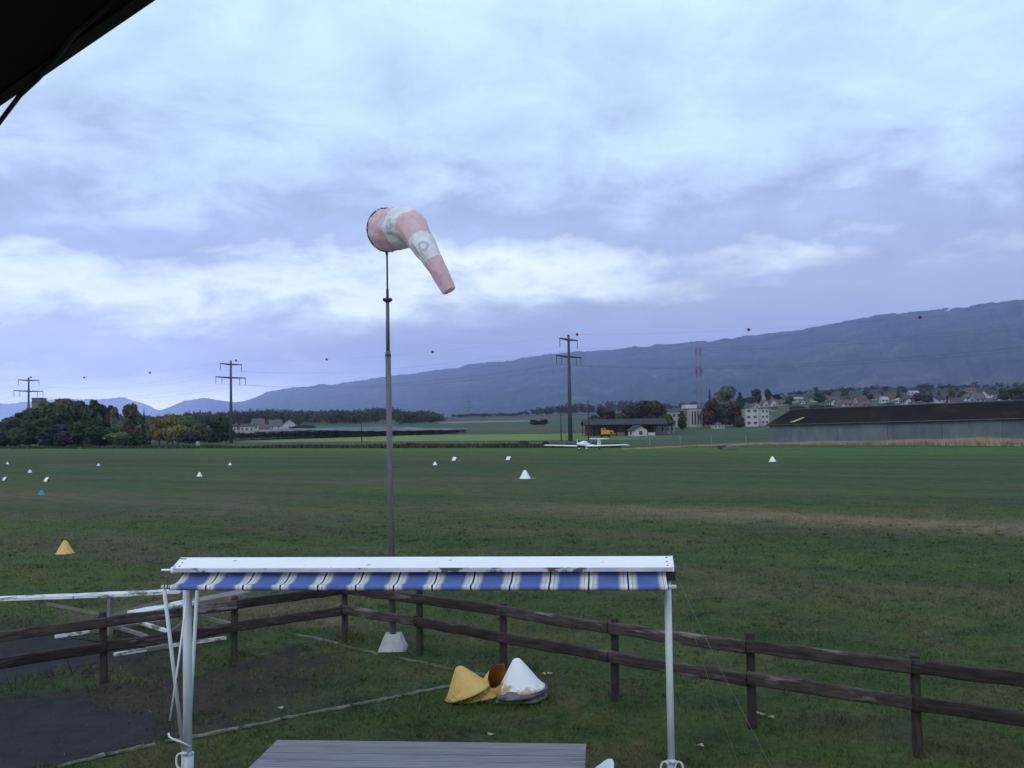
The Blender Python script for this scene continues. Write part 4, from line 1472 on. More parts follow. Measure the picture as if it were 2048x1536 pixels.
p = spot(938, 1500)
H = hgt(938, 800, p)
rt = empty('lattice_pylon', p, 'tiny far lattice pylon against the mountain foot', 'pylon')
for sx_ in (-1, 1):
    for sy_ in (-1, 1):
        MB().bar(p + Vector((sx_ * 2.6, sy_ * 2.6, -2)), p + Vector((sx_ * .4, sy_ * .4, H)), .5, .5).build('leg', M['mast_grey'], rt)
for f, w in ((.55, 6.5), (.72, 7.5), (.88, 5)):
    MB().bar(p + Vector((-w, 0, H * f)), p + Vector((w, 0, H * f)), .5, .9).build('crossarm', M['mast_grey'], rt)
for k in range(6):
    f0, f1 = k / 6, (k + 1) / 6
    w0, w1 = 2.6 - 2.2 * f0, 2.6 - 2.2 * f1
    MB().bar(p + Vector((-w0, -w0, H * f0)), p + Vector((w1, -w1, H * f1)), .3, .3).bar(p + Vector((w0, -w0, H * f0)), p + Vector((-w1, -w1, H * f1)), .3, .3).build('bracing', M['mast_grey'], rt)

# red and white radio mast
p = spot(1400, 420)
rt = empty('radio_mast', p, 'slim lattice radio mast banded red and white', 'mast')
zs = [(697, 713, 'mast_red'), (713, 734, 'mast_white'), (734, 753, 'mast_red'), (753, 776, 'mast_white'), (776, 800, 'mast_grey'), (800, 830, 'mast_grey'), (830, 862, 'mast_grey')]
for pt, pb, mk in zs:
    z1, z0 = hgt(1400, pt, p), max(-.3, hgt(1400, pb, p))
    mb = MB()
    hw = .95
    for sx_, sy_ in ((-1, -1), (1, -1), (1, 1), (-1, 1)):
        mb.bar(p + Vector((sx_ * hw, sy_ * hw, z0)), p + Vector((sx_ * hw, sy_ * hw, z1)), .10, .10)
    nb_ = 2
    for k in range(nb_):
        a, c = z0 + (z1 - z0) * k / nb_, z0 + (z1 - z0) * (k + 1) / nb_
        for (x0, y0), (x1, y1) in (((-1, -1), (1, -1)), ((1, -1), (1, 1)), ((1, 1), (-1, 1)), ((-1, 1), (-1, -1))):
            mb.bar(p + Vector((x0 * hw, y0 * hw, a)), p + Vector((x1 * hw, y1 * hw, c)), .055, .055)
            mb.bar(p + Vector((x1 * hw, y1 * hw, a)), p + Vector((x0 * hw, y0 * hw, c)), .055, .055)
            mb.bar(p + Vector((x0 * hw, y0 * hw, c)), p + Vector((x1 * hw, y1 * hw, c)), .055, .055)
    mb.build('mast_section', M[mk], rt)
for pt, sgn in ((716, -1), (716, 1), (742, 1), (742, -1)):
    z = hgt(1400, pt, p)
    MB().box(p + Vector((sgn * 1.25, -.9, z)), (.3, .3, 2.0)).build('antenna', M['mast_white' if pt == 716 else 'mast_red'], rt)

# boundary fence along the far edge of the field
rt = empty('boundary_fence', spot(1128, 190), 'row of thin pale posts with wire along the far field edge', 'fence')
tops = []
for k, px in enumerate([665, 705, 745, 788, 832, 877, 924, 972, 1023, 1074, 1128, 1182, 1239, 1299, 1360, 1422, 1491]):
    Y = 182 / (.83 + .56 * (px - 1024) / F_PX)
    p = spot(px, Y)
    MB().tube([p + Vector((0, 0, -.2)), p + Vector((rnd.uniform(-.05, .05), 0, 1.75 + rnd.uniform(-.1, .1)))], .055, 6).build('post', M['fence_post'], rt)
    tops.append(p)
for z in (.5, 1.0, 1.55):
    MB().tube([p + Vector((0, 0, z)) for p in tops], .008, 4).build('wire', M['wire'], rt)

# sign box and culvert
p = spot(396, 168 / (.83 + .56 * (396 - 1024) / F_PX))
rt = empty('marker_box', p, 'small pale green box on the field edge left of the middle pylon', 'box')
MB().box(p + Vector((0, 0, .85)), (.75, .5, 1.6)).build('cabinet', M['sign_green'], rt)
MB().box(p + Vector((.1, -.26, .9)), (.35, .04, .9)).build('door', M['fence_post'], rt)
MB().box(p + Vector((0, 0, 1.69)), (.85, .6, .08)).build('lid', M['dark_metal'], rt)
p = gnd(1468, 900)
p = Vector((p.x, p.y + 6, 0))
rt = empty('culvert', p, 'dark low culvert slab in the grass left of the hangar', 'culvert')
MB().box(p + Vector((-.6, 0, .35)), (1.3, 1.0, .5)).build('opening', M['dark_metal'], rt)
MB().box(p + Vector((.6, .2, .28)), (2.6, 2.6, .35), Matrix.Rotation(R(-8), 3, 'Y')).build('slab', M['culvert'], rt)


# ------------------------------------------------------------------ verges of tall weeds and dry grass, net orchard
def blades(name, P, hgt_, wid, lean, m, col, label):
    n = len(P)
    rg = np.random.RandomState(len(name) + n)
    a = rg.uniform(0, 2 * np.pi, n)
    dx, dy = np.cos(a) * wid / 2, np.sin(a) * wid / 2
    b_ = rg.uniform(0, 2 * np.pi, n)
    lx, ly = np.cos(b_) * lean * hgt_, np.sin(b_) * lean * hgt_
    V = np.empty((n, 3, 3), np.float32)
    V[:, 0] = P + np.stack([-dx, -dy, -.01 + 0 * dx], -1)
    V[:, 1] = P + np.stack([dx, dy, -.01 + 0 * dx], -1)
    V[:, 2] = P + np.stack([lx, ly, hgt_], -1)
    me = fast_mesh(name, V.reshape(-1, 3), np.arange(3 * n).reshape(-1, 3), m)
    if col is not None:
        put_color(me, 'cover', np.repeat(col, 3, axis=0))
    o = bpy.data.objects.new(name, me)
    COL.objects.link(o)
    return tag(o, label, kind='stuff')


rg = np.random.RandomState(5)
# dark weeds along the far field edge
n = 16000
px = rg.uniform(-200, 1240, n)
a = (px - 1024) / F_PX
tv = rg.uniform(160, 172, n)
Y = tv / (.83 + .56 * a)
X = a * Y
ok = fbm(X * .06, Y * .06, 2) > .34
X, Y = X[ok], Y[ok]
hh = rg.uniform(.25, .9, len(X)) * (.5 + fbm(X * .1, Y * .1, 4))
cc = np.array((.042, .048, .028)) * rg.uniform(.6, 1.4, (len(X), 1)) + (rg.rand(len(X), 1) > .8) * np.array((.05, .04, .02))
blades('weeds', np.stack([X, Y, zt(X, Y)], -1), hh, rg.uniform(.2, .5, len(X)), .4, M['blade'], cc, 'dark weeds along the far field edge')
# dry grass bank before the hangar
n = 26000
px = 1240 + 900 * rg.rand(n) ** .8
Yl = np.interp(px, [1240, 1400, 1537, 1700, 1900, 2048, 2160], [166, 184, 191, 178, 162, 150.5, 142])
wdt = np.interp(px, [1240, 1537, 2160], [4, 7, 6.5])
Y = Yl + rg.uniform(-.6, .6, n) * wdt
X = (px - 1024) / F_PX * Y
hmax = np.interp(px, [1240, 1350, 1537, 1700, 1900, 2048], [.2, .3, .5, .8, 1.2, 1.5])
hh = hmax * rg.uniform(.45, 1.0, n) * (.6 + .7 * fbm(X * .15, Y * .15, 6))
blades('dry_grass', np.stack([X, Y, zt(X, Y)], -1), hh, rg.uniform(.08, .25, n), .35, M['straw'], None, 'straw coloured tall grass bank before the hangar')

# orchard under grey nets
OA, OB = spot(285, 388), spot(893, 440)
od = OB - OA
rt = empty('net_orchard', OA, 'long dark fruit orchard under grey netting left of the windsock mast', 'orchard')
depth = Vector((NX, NY, 0)) * 95
nrow, ncol = 6, 48
Vn, Fn = [], []
for i in range(nrow + 1):
    for k in range(ncol + 1):
        f = k / ncol
        q = OA + od * f + depth * (i / nrow) * (1 - .8 * f)
        hN = np.interp(f, [0, .55, .72, 1], [3.6, 3.4, 2.3, 1.7])
        z = zt1(q.x, q.y) + hN + (.3 if i % 2 else 0) + rnd.uniform(-.1, .1) + (.2 if k % 2 else 0)
        Vn.append((q.x, q.y, z))
for i in range(nrow):
    for k in range(ncol):
        a0 = i * (ncol + 1) + k
        Fn.append((a0, a0 + 1, a0 + ncol + 2, a0 + ncol + 1))
MB().add(Vn, Fn).build('net_roof', M['net'], rt)
for i in range(nrow):
    items = []
    Vs, Fs, off = [], [], 0
    for k in range(70):
        f = (k + rnd.random()) / 70
        q = OA + od * f + depth * (i / nrow) * (1 - .8 * f)
        hN = np.interp(f, [0, .55, .72, 1], [3.2, 3.0, 2.1, 1.6])
        V_, F_ = crown_arrays(300 + k % 6, 60, 'bush')
        X_ = V_ * np.array([3.6, 3.0, hN * 1.25]) + np.array([q.x, q.y, zt1(q.x, q.y)]) - np.array(ORG[rt])
        Vs.append(X_)
        Fs.append(F_ + off)
        off += len(V_)
    me = fast_mesh('tree_row', np.concatenate(Vs), np.concatenate(Fs), M['leaf'])
    o = bpy.data.objects.new('tree_row', me)
    o.color = (.022, .030, .024, 1)
    o.parent = rt
    COL.objects.link(o)
for k in range(25):
    q = OA + od * (k / 24)
    MB().tube([Vector((q.x, q.y, zt1(q.x, q.y) - .2)), Vector((q.x, q.y, zt1(q.x, q.y) + np.interp(k / 24, [0, .55, .72, 1], [3.6, 3.4, 2.3, 1.7])))], .07, 5).build('support_post', M['wood_pole'], rt)

# ------------------------------------------------------------------ aircraft (motor glider parked in the field)
PC = gnd(1171, 900.5)
yw = R(33)
fa = Vector((-math.sin(yw), -math.cos(yw), 0))
sa = Vector((math.cos(yw), -math.sin(yw), 0))


def PP(a, b_, z):
    return PC + fa * a + sa * b_ + Vector((0, 0, z))


rt = empty('aircraft', PC, 'white low winged motor glider with a tall T tail parked on the grass', 'aircraft')


def loft(st, n=16):
    mb = MB()
    vs, fs = [], []
    for a, zc, hw, hh in st:
        for k in range(n):
            t_ = 2 * math.pi * k / n
            vs.append(PP(a, hw * math.cos(t_), zc + hh * math.sin(t_)))
    for i in range(len(st) - 1):
        for k in range(n):
            k2 = (k + 1) % n
            fs.append((i * n + k, (i + 1) * n + k, (i + 1) * n + k2, i * n + k2))
    fs.append(tuple(range(n)))
    fs.append(tuple((len(st) - 1) * n + k for k in range(n - 1, -1, -1)))
    return mb.add(vs, fs)


ST = [(2.68, 1.06, .10, .10), (2.5, 1.05, .27, .24), (1.9, 1.0, .42, .37), (1.0, .95, .52, .45), (.2, .92, .52, .45), (-.8, .84, .42, .37),
      (-2.0, .72, .27, .25), (-3.6, .63, .17, .17), (-5.25, .60, .09, .12)]
loft(ST).build('fuselage', M['plane_white'], rt, True)
loft([(a, zc - hh * .62, hw * .83, hh * .45) for a, zc, hw, hh in ST[1:7]]).build('belly', M['plane_blue'], rt, True)
loft([(1.75, 1.17, .10, .06), (1.4, 1.22, .35, .20), (.8, 1.26, .46, .33), (.1, 1.24, .45, .33), (-.6, 1.10, .32, .24), (-1.2, .95, .12, .08)]).build('canopy', M['glass'], rt, True)
loft([(1.78, 1.16, .11, .05), (1.70, 1.18, .18, .08), (1.62, 1.18, .2, .09)]).build('canopy_frame', M['plane_white'], rt, True)
loft([(2.95, 1.06, .02, .02), (2.85, 1.06, .08, .08), (2.66, 1.06, .13, .13)]).build('spinner', M['plane_white'], rt, True)
for sg in (1, -1):
    mb = MB()
    mb.bar(PP(2.8, 0, 1.06 + sg * .1), PP(2.8, .04 * sg, 1.06 + sg * .82), .13, .035, up=fa, taper=.6)
    mb.build('propeller_blade', M['plane_white'] if sg > 0 else M['dark_metal'], rt)


def foil(p_le, c0, t0, q_le, c1, t1, dirn):
    """a simple aerofoil solid between a root and a tip section"""
    prof = [(0, 0), (.06, .6), (.3, 1.0), (.65, .6), (1, .05), (1, -.05), (.6, -.3), (.25, -.45), (.06, -.35)]
    mb = MB()
    vs = [p_le - fa * (c0 * u) + dirn * (t0 * v) for u, v in prof] + [q_le - fa * (c1 * u) + dirn * (t1 * v) for u, v in prof]
    n = len(prof)
    fs = [tuple(range(n)), tuple(range(2 * n - 1, n - 1, -1))] + [(k, n + k, n + (k + 1) % n, (k + 1) % n) for k in range(n)]
    return mb.add(vs, fs)


up = Vector((0, 0, 1))
for sg in (-1, 1):
    foil(PP(.62, sg * .35, .66), 1.3, .17, PP(.45, sg * 7.75, .86), .75, .11, up).build('wing', M['plane_white'], rt)
    foil(PP(.45, sg * 7.75, .86), .70, .07, PP(.15, sg * 8.2, .80 if sg > 0 else .84), .35, .03, up).build('wing_tip', M['plane_white'], rt)
    foil(PP(-4.55, 0, 1.80), .80, .09, PP(-4.75, sg * 1.8, 1.84), .50, .07, up).build('tailplane', M['plane_white'], rt)
    lg = MB().bar(PP(.7, sg * .35, .62), PP(.75, sg * .72, .28), .12, .07).build('landing_leg', M['plane_white'], rt)
    MB().tube([PP(.75, sg * .66, .19), PP(.75, sg * .80, .19)], .19, 12).build('wheel', M['rubber'], rt, True)
    ST2 = [(1.05, .24, .02, .02), (.95, .26, .09, .1), (.75, .27, .11, .13), (.5, .26, .08, .09), (.3, .26, .02, .02)]
    mb = loft(ST2, 10)
    mb.v = [tuple(Vector(v) + sa * (sg * .73)) for v in mb.v]
    mb.build('wheel_fairing', M['plane_white'], rt, True)
foil(PP(-4.2, 0, .62), 1.15, .10, PP(-4.45, 0, 1.82), .85, .08, sa).build('fin', M['plane_white'], rt)
foil(PP(-5.36, 0, .62), .32, .05, PP(-5.28, 0, 1.78), .28, .04, sa).build('rudder', M['plane_blue'] if False else M['plane_white'], rt)
MB().tube([PP(-5.0, -.05, .13), PP(-5.0, .05, .13)], .13, 10).bar(PP(-5.0, 0, .13), PP(-4.9, 0, .55), .05, .05).build('tail_wheel', M['rubber'], rt)

# ------------------------------------------------------------------ field markers
CONE_PROF = [(.50, 0), (.50, .012), (.455, .03), (.36, .21), (.25, .42), (.15, .60), (.10, .67), (.05, .705), (.001, .715)]


def cone_mesh(mname, seed, squash=1.0):
    mb = MB().lathe(CONE_PROF, 28, wob=.03, seed=seed)
    mb.v = [(x, y, z * squash) for x, y, z in mb.v]
    return mb.mesh('marker_cone', M[mname], True)


CM = {'w': cone_mesh('cone_white', 1), 'b': cone_mesh('cone_blue', 2), 'y': cone_mesh('yellow', 3)}


def cone(px, pb, wpx, key, label, hratio=1.0, grp='cones set out on the airfield'):
    p = gnd(px, pb - wpx * .12)
    o = bpy.data.objects.new('marker_cone', CM[key])
    w = wpx * p.y / F_PX
    o.location = p
    o.scale = (w, w, w * hratio)
    o.rotation_euler = (0, 0, rnd.uniform(0, 6))
    COL.objects.link(o)
    tag(o, label, 'cone', grp)
    return o


cone(130, 1111, 36, 'y', 'yellow cone standing alone on the grass at left')
cone(83, 991, 14, 'b', 'blue cone on the left of the airfield')
cone(60, 946, 8.5, 'w', 'small white cone at far left above the blue cone')
cone(15, 929, 6.5, 'w', 'tiny white marker cone farthest to the left')
cone(197, 932, 7, 'w', 'tiny white marker cone between the left edge and the middle pylon', .8)
cone(399, 954, 12, 'w', 'white cone left of the windsock mast below the middle pylon')
cone(460, 931, 7, 'w', 'tiny white marker cone right below the middle pylon')
cone(870, 931, 9.5, 'w', 'small white cone right of the windsock mast')
cone(1050, 960, 24, 'w', 'largest white cone in mid field, on a flat plate')
cone(1545, 925, 15, 'w', 'white cone in front of the hangar')
p = gnd(1050, 957)
MB().box(p + Vector((.15, 0, .012)), (1.3, .8, .024)).build('plate', M['fence_post'], loc=p)
tag(bpy.context.scene.objects['plate'], 'flat pale plate under the largest white cone', 'plate')


def dihedral(px, pb, wpx, label):
    p = gnd(px, pb)
    w = wpx * p.y / F_PX
    rt = empty('tent_marker', p, label, 'marker', 'white folded field markers')
    h = w * .62
    for sg in (-1, 1):
        rz_ = Matrix.Rotation(R(52), 3, 'Z')
        a, b_ = rz_ @ Vector((sg * w * .42, 0, .01)), Vector((0, 0, h))
        mb = MB()
        d_ = rz_ @ Vector((0, w * .42, 0))
        nrm = Vector((sg * .012, 0, .012))
        mb.add([p + v for v in (a - d_, a + d_, b_ + d_, b_ - d_, a - d_ + nrm, a + d_ + nrm, b_ + d_ + nrm, b_ - d_ + nrm)],
               [(0, 1, 2, 3), (7, 6, 5, 4), (0, 4, 5, 1), (1, 5, 6, 2), (2, 6, 7, 3), (3, 7, 4, 0)])
        o = mb.build('panel', M['cone_white'] if sg < 0 else M['lip'], rt)
    rt.rotation_euler = (0, 0, 0)


dihedral(11, 961, 11, 'white folded marker at the left edge beside the blue cone')
dihedral(95, 963, 13, 'white folded marker just above the blue cone')
dihedral(910, 921, 11, 'white folded marker left of the aircraft, nearer the windsock mast')
dihedral(1018, 920, 11, 'white folded marker straight above the largest white cone')

# ------------------------------------------------------------------ ring of the near ground: edging timbers
EDGE = [((115, 1536), (210, 1513), 'lowest edging timber at the corner of the asphalt'), ((212, 1513), (310, 1490), 'edging timber left of the awning post'),
        ((330, 1486), (478, 1460), 'pale edging timber behind the left awning post'), ((480, 1459.5), (558, 1441), 'sunken mossy edging timber between the awning post and the table'), ((560, 1440), (700, 1414), 'half buried edging timber behind the table'),
        ((702, 1413), (800, 1394), 'edging timber left of the yellow cones'), ((802, 1393), (905, 1373), 'edging timber ending at the tilted yellow cone'),
        ((590, 1270), (678, 1288), 'mossy edging timber behind the fence corner'), ((680, 1291), (757, 1310), 'pale edging timber beside the concrete block'),
        ((795, 1317), (856, 1330), 'pale edging timber right of the concrete block'), ((857, 1331), (908, 1342), 'short edging timber above the yellow cone'),
        ((922, 1344), (978, 1354), 'dark split edging timber above the torn cone')]
for a, b_, lb in EDGE:
    A_, B_ = gnd(*a), gnd(*b_)
    mb = MB()
    k = 6
    pts = [A_.lerp(B_, q / k) + Vector((rnd.uniform(-.008, .008), rnd.uniform(-.008, .008), .014 + rnd.uniform(-.010, .008))) for q in range(k + 1)]
    mb.tube(pts, [.042 * rnd.uniform(.75, 1.15) for _ in pts], 8, sq=.7, wob=.3, seed=int(a[0]))
    o = mb.build('edging_timber', M['edging'], loc=A_)
    tag(o, lb, 'timber', 'timbers edging the bare plot')

# ------------------------------------------------------------------ fence
RB = [gnd(690, 1283), gnd(840, 1311), gnd(1007, 1348), gnd(1230, 1402), gnd(1505, 1456), gnd(1836, 1514)]
dirR = (RB[-1] - RB[0]) / 5.0
RB.append(RB[-1] + (RB[-1] - RB[-2]).normalized() * 2.05)
RB.append(RB[-1] + (RB[-1] - RB[-2]))
LB = [RB[0], gnd(468, 1321), gnd(208, 1366)]
for k in range(3):
    LB.append(LB[-1] + (LB[2] - LB[1]))


def fence(P_, label, start=0, seed=0, dz=None):
    rg_ = random.Random(seed)
    rt = empty('fence', P_[0], label, 'fence')
    for i, p in enumerate(P_):
        if i < start:
            continue
        h = 1.22 + rg_.uniform(-.02, .03) + dz[i]
        tl = Vector((rg_.uniform(-.02, .02), rg_.uniform(-.02, .02), 0))
        mb = MB()
        mb.tube([p + Vector((0, 0, -.15)), p + tl * .5 + Vector((0, 0, .6)), p + tl + Vector((0, 0, h - .015)), p + tl + Vector((0, 0, h))],
                [.064, .060, .058, .048], 12, wob=.10, seed=seed * 31 + i)
        mb.build('post', M['post'], rt)
    for i in range(len(P_) - 1):
        a, b_ = P_[i], P_[i + 1]
        d = (b_ - a).normalized()
        nrm = Vector((d.y, -d.x, 0))
        if nrm.y > 0:
            nrm = -nrm
        for z in (1.085, .655):
            pts, rd = [], []
            q_ = 1.0 if z > 1 else .65
            z0, z1 = z + dz[i] * q_ + rg_.uniform(-.015, .015), z + dz[i + 1] * q_ + rg_.uniform(-.015, .015)
            for k in range(9):
                f = k / 8
                q = a.lerp(b_, f) + nrm * (.102 + rg_.uniform(-.004, .006)) + Vector((0, 0, z0 + (z1 - z0) * f + rg_.uniform(-.009, .009)))
                if k == 0:
                    q = q + d * .004
                if k == 8:
                    q = q - d * .004
                pts.append(q)
                rd.append(.047 * rg_.uniform(.95, 1.05))
            mb = MB().tube(pts, rd, 16, sq=1.75, wob=.06, seed=seed * 77 + i * 2 + int(z * 10), pw=.45)
            mb.build('rail', M['rail'], rt)
            for p_ in (pts[0] + d * .05, pts[-1] - d * .05):
                MB().tube([p_ + nrm * .047, p_ + nrm * .058], .011, 6).build('bolt', M['dark_metal'], rt.children[-1])
    return rt


fence(RB, 'dark two rail timber fence running right from the corner post', 0, 3, [-.075, -.065, -.055, -.01, 0, 0, 0, 0])
fence(LB, 'dark two rail timber fence running left from the corner post', 1, 8, [-.075, -.09, -.10, -.10, -.10, -.10])

# ------------------------------------------------------------------ windsock mast
mb0 = gnd(786, 1298)
mb0.z = 0
rt = empty('windsock_mast', mb0, 'tall grey telescopic mast on a pale concrete block', 'mast')
Ym = mb0.y
top = at(774, 503, Ym)
c_ = at(776, 706, Ym)
d_ = at(775, 600, Ym)
w = .26
vs = []
for z, h in ((-.05, .255), (.0, .25), (.275, .135), (.28, .13)):
    for sx_, sy_ in ((-1, -1), (1, -1), (1, 1), (-1, 1)):
        vs.append(mb0 + Vector((sx_ * h + rnd.uniform(-.012, .012), sy_ * h + rnd.uniform(-.012, .012), z)))
fs = [(3, 2, 1, 0), (12, 13, 14, 15)]
for i in range(3):
    for k in range(4):
        k2 = (k + 1) % 4
        fs.append((i * 4 + k, i * 4 + k2, i * 4 + 4 + k2, i * 4 + 4 + k))
MB().add(vs, fs).build('concrete_block', M['concrete'], rt)
MB().tube([mb0 + Vector((0, 0, .27)), c_], [.062, .050], 16).build('lower_tube', M['pole'], rt, True)
MB().tube([c_ - Vector((0, 0, .02)), d_], [.036, .034], 14).build('upper_tube', M['pole'], rt, True)
MB().tube([c_ - Vector((0, 0, .06)), c_ + Vector((0, 0, .03))], [.058, .046], 16).build('collar', M['pole'], rt, True)
MB().tube([d_ - Vector((0, 0, .04)), d_ - Vector((0, 0, .015))], [.05, .085], 14).tube([d_ - Vector((0, 0, .015)), d_ + Vector((0, 0, .03))], [.09, .085], 14).build('flange', M['dark_metal'], rt, True)
MB().tube([d_, d_ + (top - d_) * .22, d_ + (top - d_) * .25, top], [.026, .024, .017, .017], 10).build('swivel_rod', M['dark_metal'], rt, True)

# ------------------------------------------------------------------ windsock
CTR = [(774, 460, Ym), (806, 455, Ym - .58), (821, 453, Ym - 1.02), (841, 482, Ym - 1.38), (867, 522, Ym - 1.58), (898, 582, Ym - 1.66)]
RAD = [.395, .385, .285, .225, .165, .118]
K = [at(*q) for q in CTR]


def cat(P_, t_):
    i = min(int(t_), len(P_) - 2)
    f = t_ - i
    g = lambda k: P_[max(0, min(len(P_) - 1, k))]
    a, b_, c, d = g(i - 1), g(i), g(i + 1), g(i + 2)
    return .5 * ((2 * b_) + (c - a) * f + (2 * a - 5 * b_ + 4 * c - d) * f * f + (3 * b_ - a - 3 * c + d) * f ** 3)


def sock_mat(name, col, emblem):
    mt, t, b = principled(name)
    a = N(t, 'ShaderNodeAttribute', attribute_name='uvm')
    sp = N(t, 'ShaderNodeSeparateColor')
    t.links.new(a.outputs['Color'], sp.inputs[0])
    tcn = N(t, 'ShaderNodeTexCoord')
    nz = N(t, 'ShaderNodeTexNoise', i_Scale=5.0, i_Detail=5.0, i_Roughness=.6)
    t.links.new(tcn.outputs['Object'], nz.inputs['Vector'])
    rp = ramp(t, [(.3, tuple(x * .86 for x in col)), (.7, tuple(min(1, x * 1.08) for x in col))])
    t.links.new(nz.outputs[0], rp.inputs[0])
    out = rp.outputs[0]
    if emblem:
        u, v = sp.outputs[0], sp.outputs[1]          # metres along / around the sock
        du = math_n(t, 'SUBTRACT', u, .26)
        dv = math_n(t, 'SUBTRACT', v, .40)
        r = math_n(t, 'SQRT', math_n(t, 'ADD', math_n(t, 'MULTIPLY', du, du), math_n(t, 'MULTIPLY', dv, dv)))
        r = math_n(t, 'ADD', r, math_n(t, 'MULTIPLY', math_n(t, 'SUBTRACT', nz.outputs[0], .5), .10))
        ring = math_n(t, 'LESS_THAN', math_n(t, 'ABSOLUTE', math_n(t, 'SUBTRACT', r, .075)), .02)
        out = mix_c(t, math_n(t, 'MULTIPLY', math_n(t, 'MULTIPLY', ring, nz.outputs[0]), .95), out, (.24, .36, .44))
        for (u0, v0, ru, rv, cc, k) in ((.17, .55, .10, .035, (.42, .22, .12), .75), (.28, .57, .07, .03, (.22, .30, .42), .7), (.34, .50, .06, .02, (.30, .30, .26), .55)):
            e = math_n(t, 'ADD', math_n(t, 'POWER', math_n(t, 'DIVIDE', math_n(t, 'ABSOLUTE', math_n(t, 'SUBTRACT', u, u0)), ru), 2.0),
                       math_n(t, 'POWER', math_n(t, 'DIVIDE', math_n(t, 'ABSOLUTE', math_n(t, 'SUBTRACT', v, v0)), rv), 2.0))
            e = math_n(t, 'LESS_THAN', math_n(t, 'ADD', e, math_n(t, 'MULTIPLY', nz.outputs[0], .5)), 1.1)
            out = mix_c(t, math_n(t, 'MULTIPLY', math_n(t, 'MULTIPLY', e, nz.outputs[0]), k * 1.15), out, cc)
    # sewn panel seams along the sock and creased cloth
    sv = math_n(t, 'ABSOLUTE', math_n(t, 'SUBTRACT', math_n(t, 'FRACT', math_n(t, 'MULTIPLY', sp.outputs[1], 2.6)), .5))
    out = mix_c(t, math_n(t, 'MULTIPLY', math_n(t, 'LESS_THAN', sv, .018), .35), out, tuple(x * .5 for x in col))
    cn = N(t, 'ShaderNodeTexNoise', i_Scale=4.0, i_Detail=4.0, i_Roughness=.5, i_Distortion=1.6)
    t.links.new(tcn.outputs['Object'], cn.inputs['Vector'])
    bp = N(t, 'ShaderNodeBump')
    bp.inputs['Strength'].default_value = .35
    bp.inputs['Distance'].default_value = .10
    t.links.new(cn.outputs[0], bp.inputs['Height'])
    t.links.new(bp.outputs[0], b.inputs['Normal'])
    t.links.new(out, b.inputs['Base Color'])
    b.inputs['Roughness'].default_value = .75
    b.inputs['Specular IOR Level'].default_value = .2
    tr = N(t, 'ShaderNodeBsdfTranslucent')
    t.links.new(out, tr.inputs['Color'])
    mx = N(t, 'ShaderNodeMixShader')
    mx.inputs[0].default_value = .30
    t.links.new(b.outputs[0], mx.inputs[1])
    t.links.new(tr.outputs[0], mx.inputs[2])
    t.links.new(mx.outputs[0], t.nodes['Material Output'].inputs['Surface'])
    return mt


M['sock_red'] = sock_mat('faded red sock cloth', (.84, .58, .60), False)
M['sock_white'] = sock_mat('white sock cloth with faded print', (.90, .90, .89), True)
rt = empty('windsock', top, 'faded red and white banded windsock drooping to the right', 'windsock')
NS, NB = 36, 10
for bnd in range(5):
    vs, cols = [], []
    L0 = 0.0
    prev = None
    for i in range(NB + 1):
        tt_ = bnd + i / NB
        c = cat(K, tt_)
        T = (cat(K, min(5, tt_ + .03)) - cat(K, max(0, tt_ - .03))).normalized()
        if prev is not None:
            L0 += (c - prev).length
        prev = c
        to = (CAM - c).normalized()
        to = Vector((-.45, -.85, -.25)).normalized()
        x = (to - T * to.dot(T)).normalized()
        y = T.cross(x)
        r = float(np.interp(tt_, range(6), RAD))
        for k in range(NS):
            a = 2 * math.pi * k / NS
            ww = 1 + .028 * math.sin(a * 5 + tt_ * 2.2) * min(1, tt_) + .022 * math.sin(a * 9 - tt_ * 5 + 1)
            ww += .085 * (float(vnoise(a * 2.1, tt_ * 5.5, 12)) - .5) * min(1, tt_ * 1.5)
            # crease where the cloth folds over
            fold = math.exp(-((tt_ - 1.9) / .55) ** 2)
            d = x * math.cos(a) + y * math.sin(a)
            ww -= .16 * fold * max(0, -d.z) * (1 + .5 * math.sin(tt_ * 21))
            ww -= .03 * math.exp(-((tt_ - 4.3) / .12) ** 2) * max(0, -d.z + .3) * 2
            vs.append(c + d * (r * ww))
            cols.append((L0, (a if a < math.pi else a - 2 * math.pi) * r + .5, 0))
    fs = []
    for i in range(NB):
        for k in range(NS):
            k2 = (k + 1) % NS
            fs.append((i * NS + k, i * NS + k2, (i + 1) * NS + k2, (i + 1) * NS + k))
    o = MB().add(vs, fs).build('cloth_band', M['sock_red' if bnd % 2 == 0 else 'sock_white'], rt, True)
    put_color(o.data, 'uvm', cols)
    if bnd in (1, 3):
        tag(o, 'white cloth band with a faded ring print')
    else:
        tag(o, 'faded red cloth band')
# hoop with spokes and lacing
T0 = (cat(K, .06) - K[0]).normalized()
x = Vector((0, 0, 1)) - T0 * T0.z
x.normalize()
y = T0.cross(x)
hp = [K[0] + (x * math.cos(2 * math.pi * k / 40) + y * math.sin(2 * math.pi * k / 40)) * .40 for k in range(41)]
hoop = MB().tube(hp, .013, 8, caps=False).build('hoop', M['dark_metal'], rt, True)
for k in range(0, 40, 2):
    d = (hp[k] - K[0]).normalized()
    MB().tube([hp[k] - d * .012 - T0 * .02, hp[k] + d * .024, hp[k] + T0 * .045], .007, 5).build('lacing', M['flaky'], hoop)
MB().tube([hp[0], hp[20]], .009, 6).tube([hp[10], hp[30]], .009, 6).build('spoke', M['dark_metal'], rt)
MB().tube([hp[20] + Vector((0, 0, .02)), top - Vector((0, 0, .06))], .024, 10).build('swivel', M['dark_metal'], rt, True)

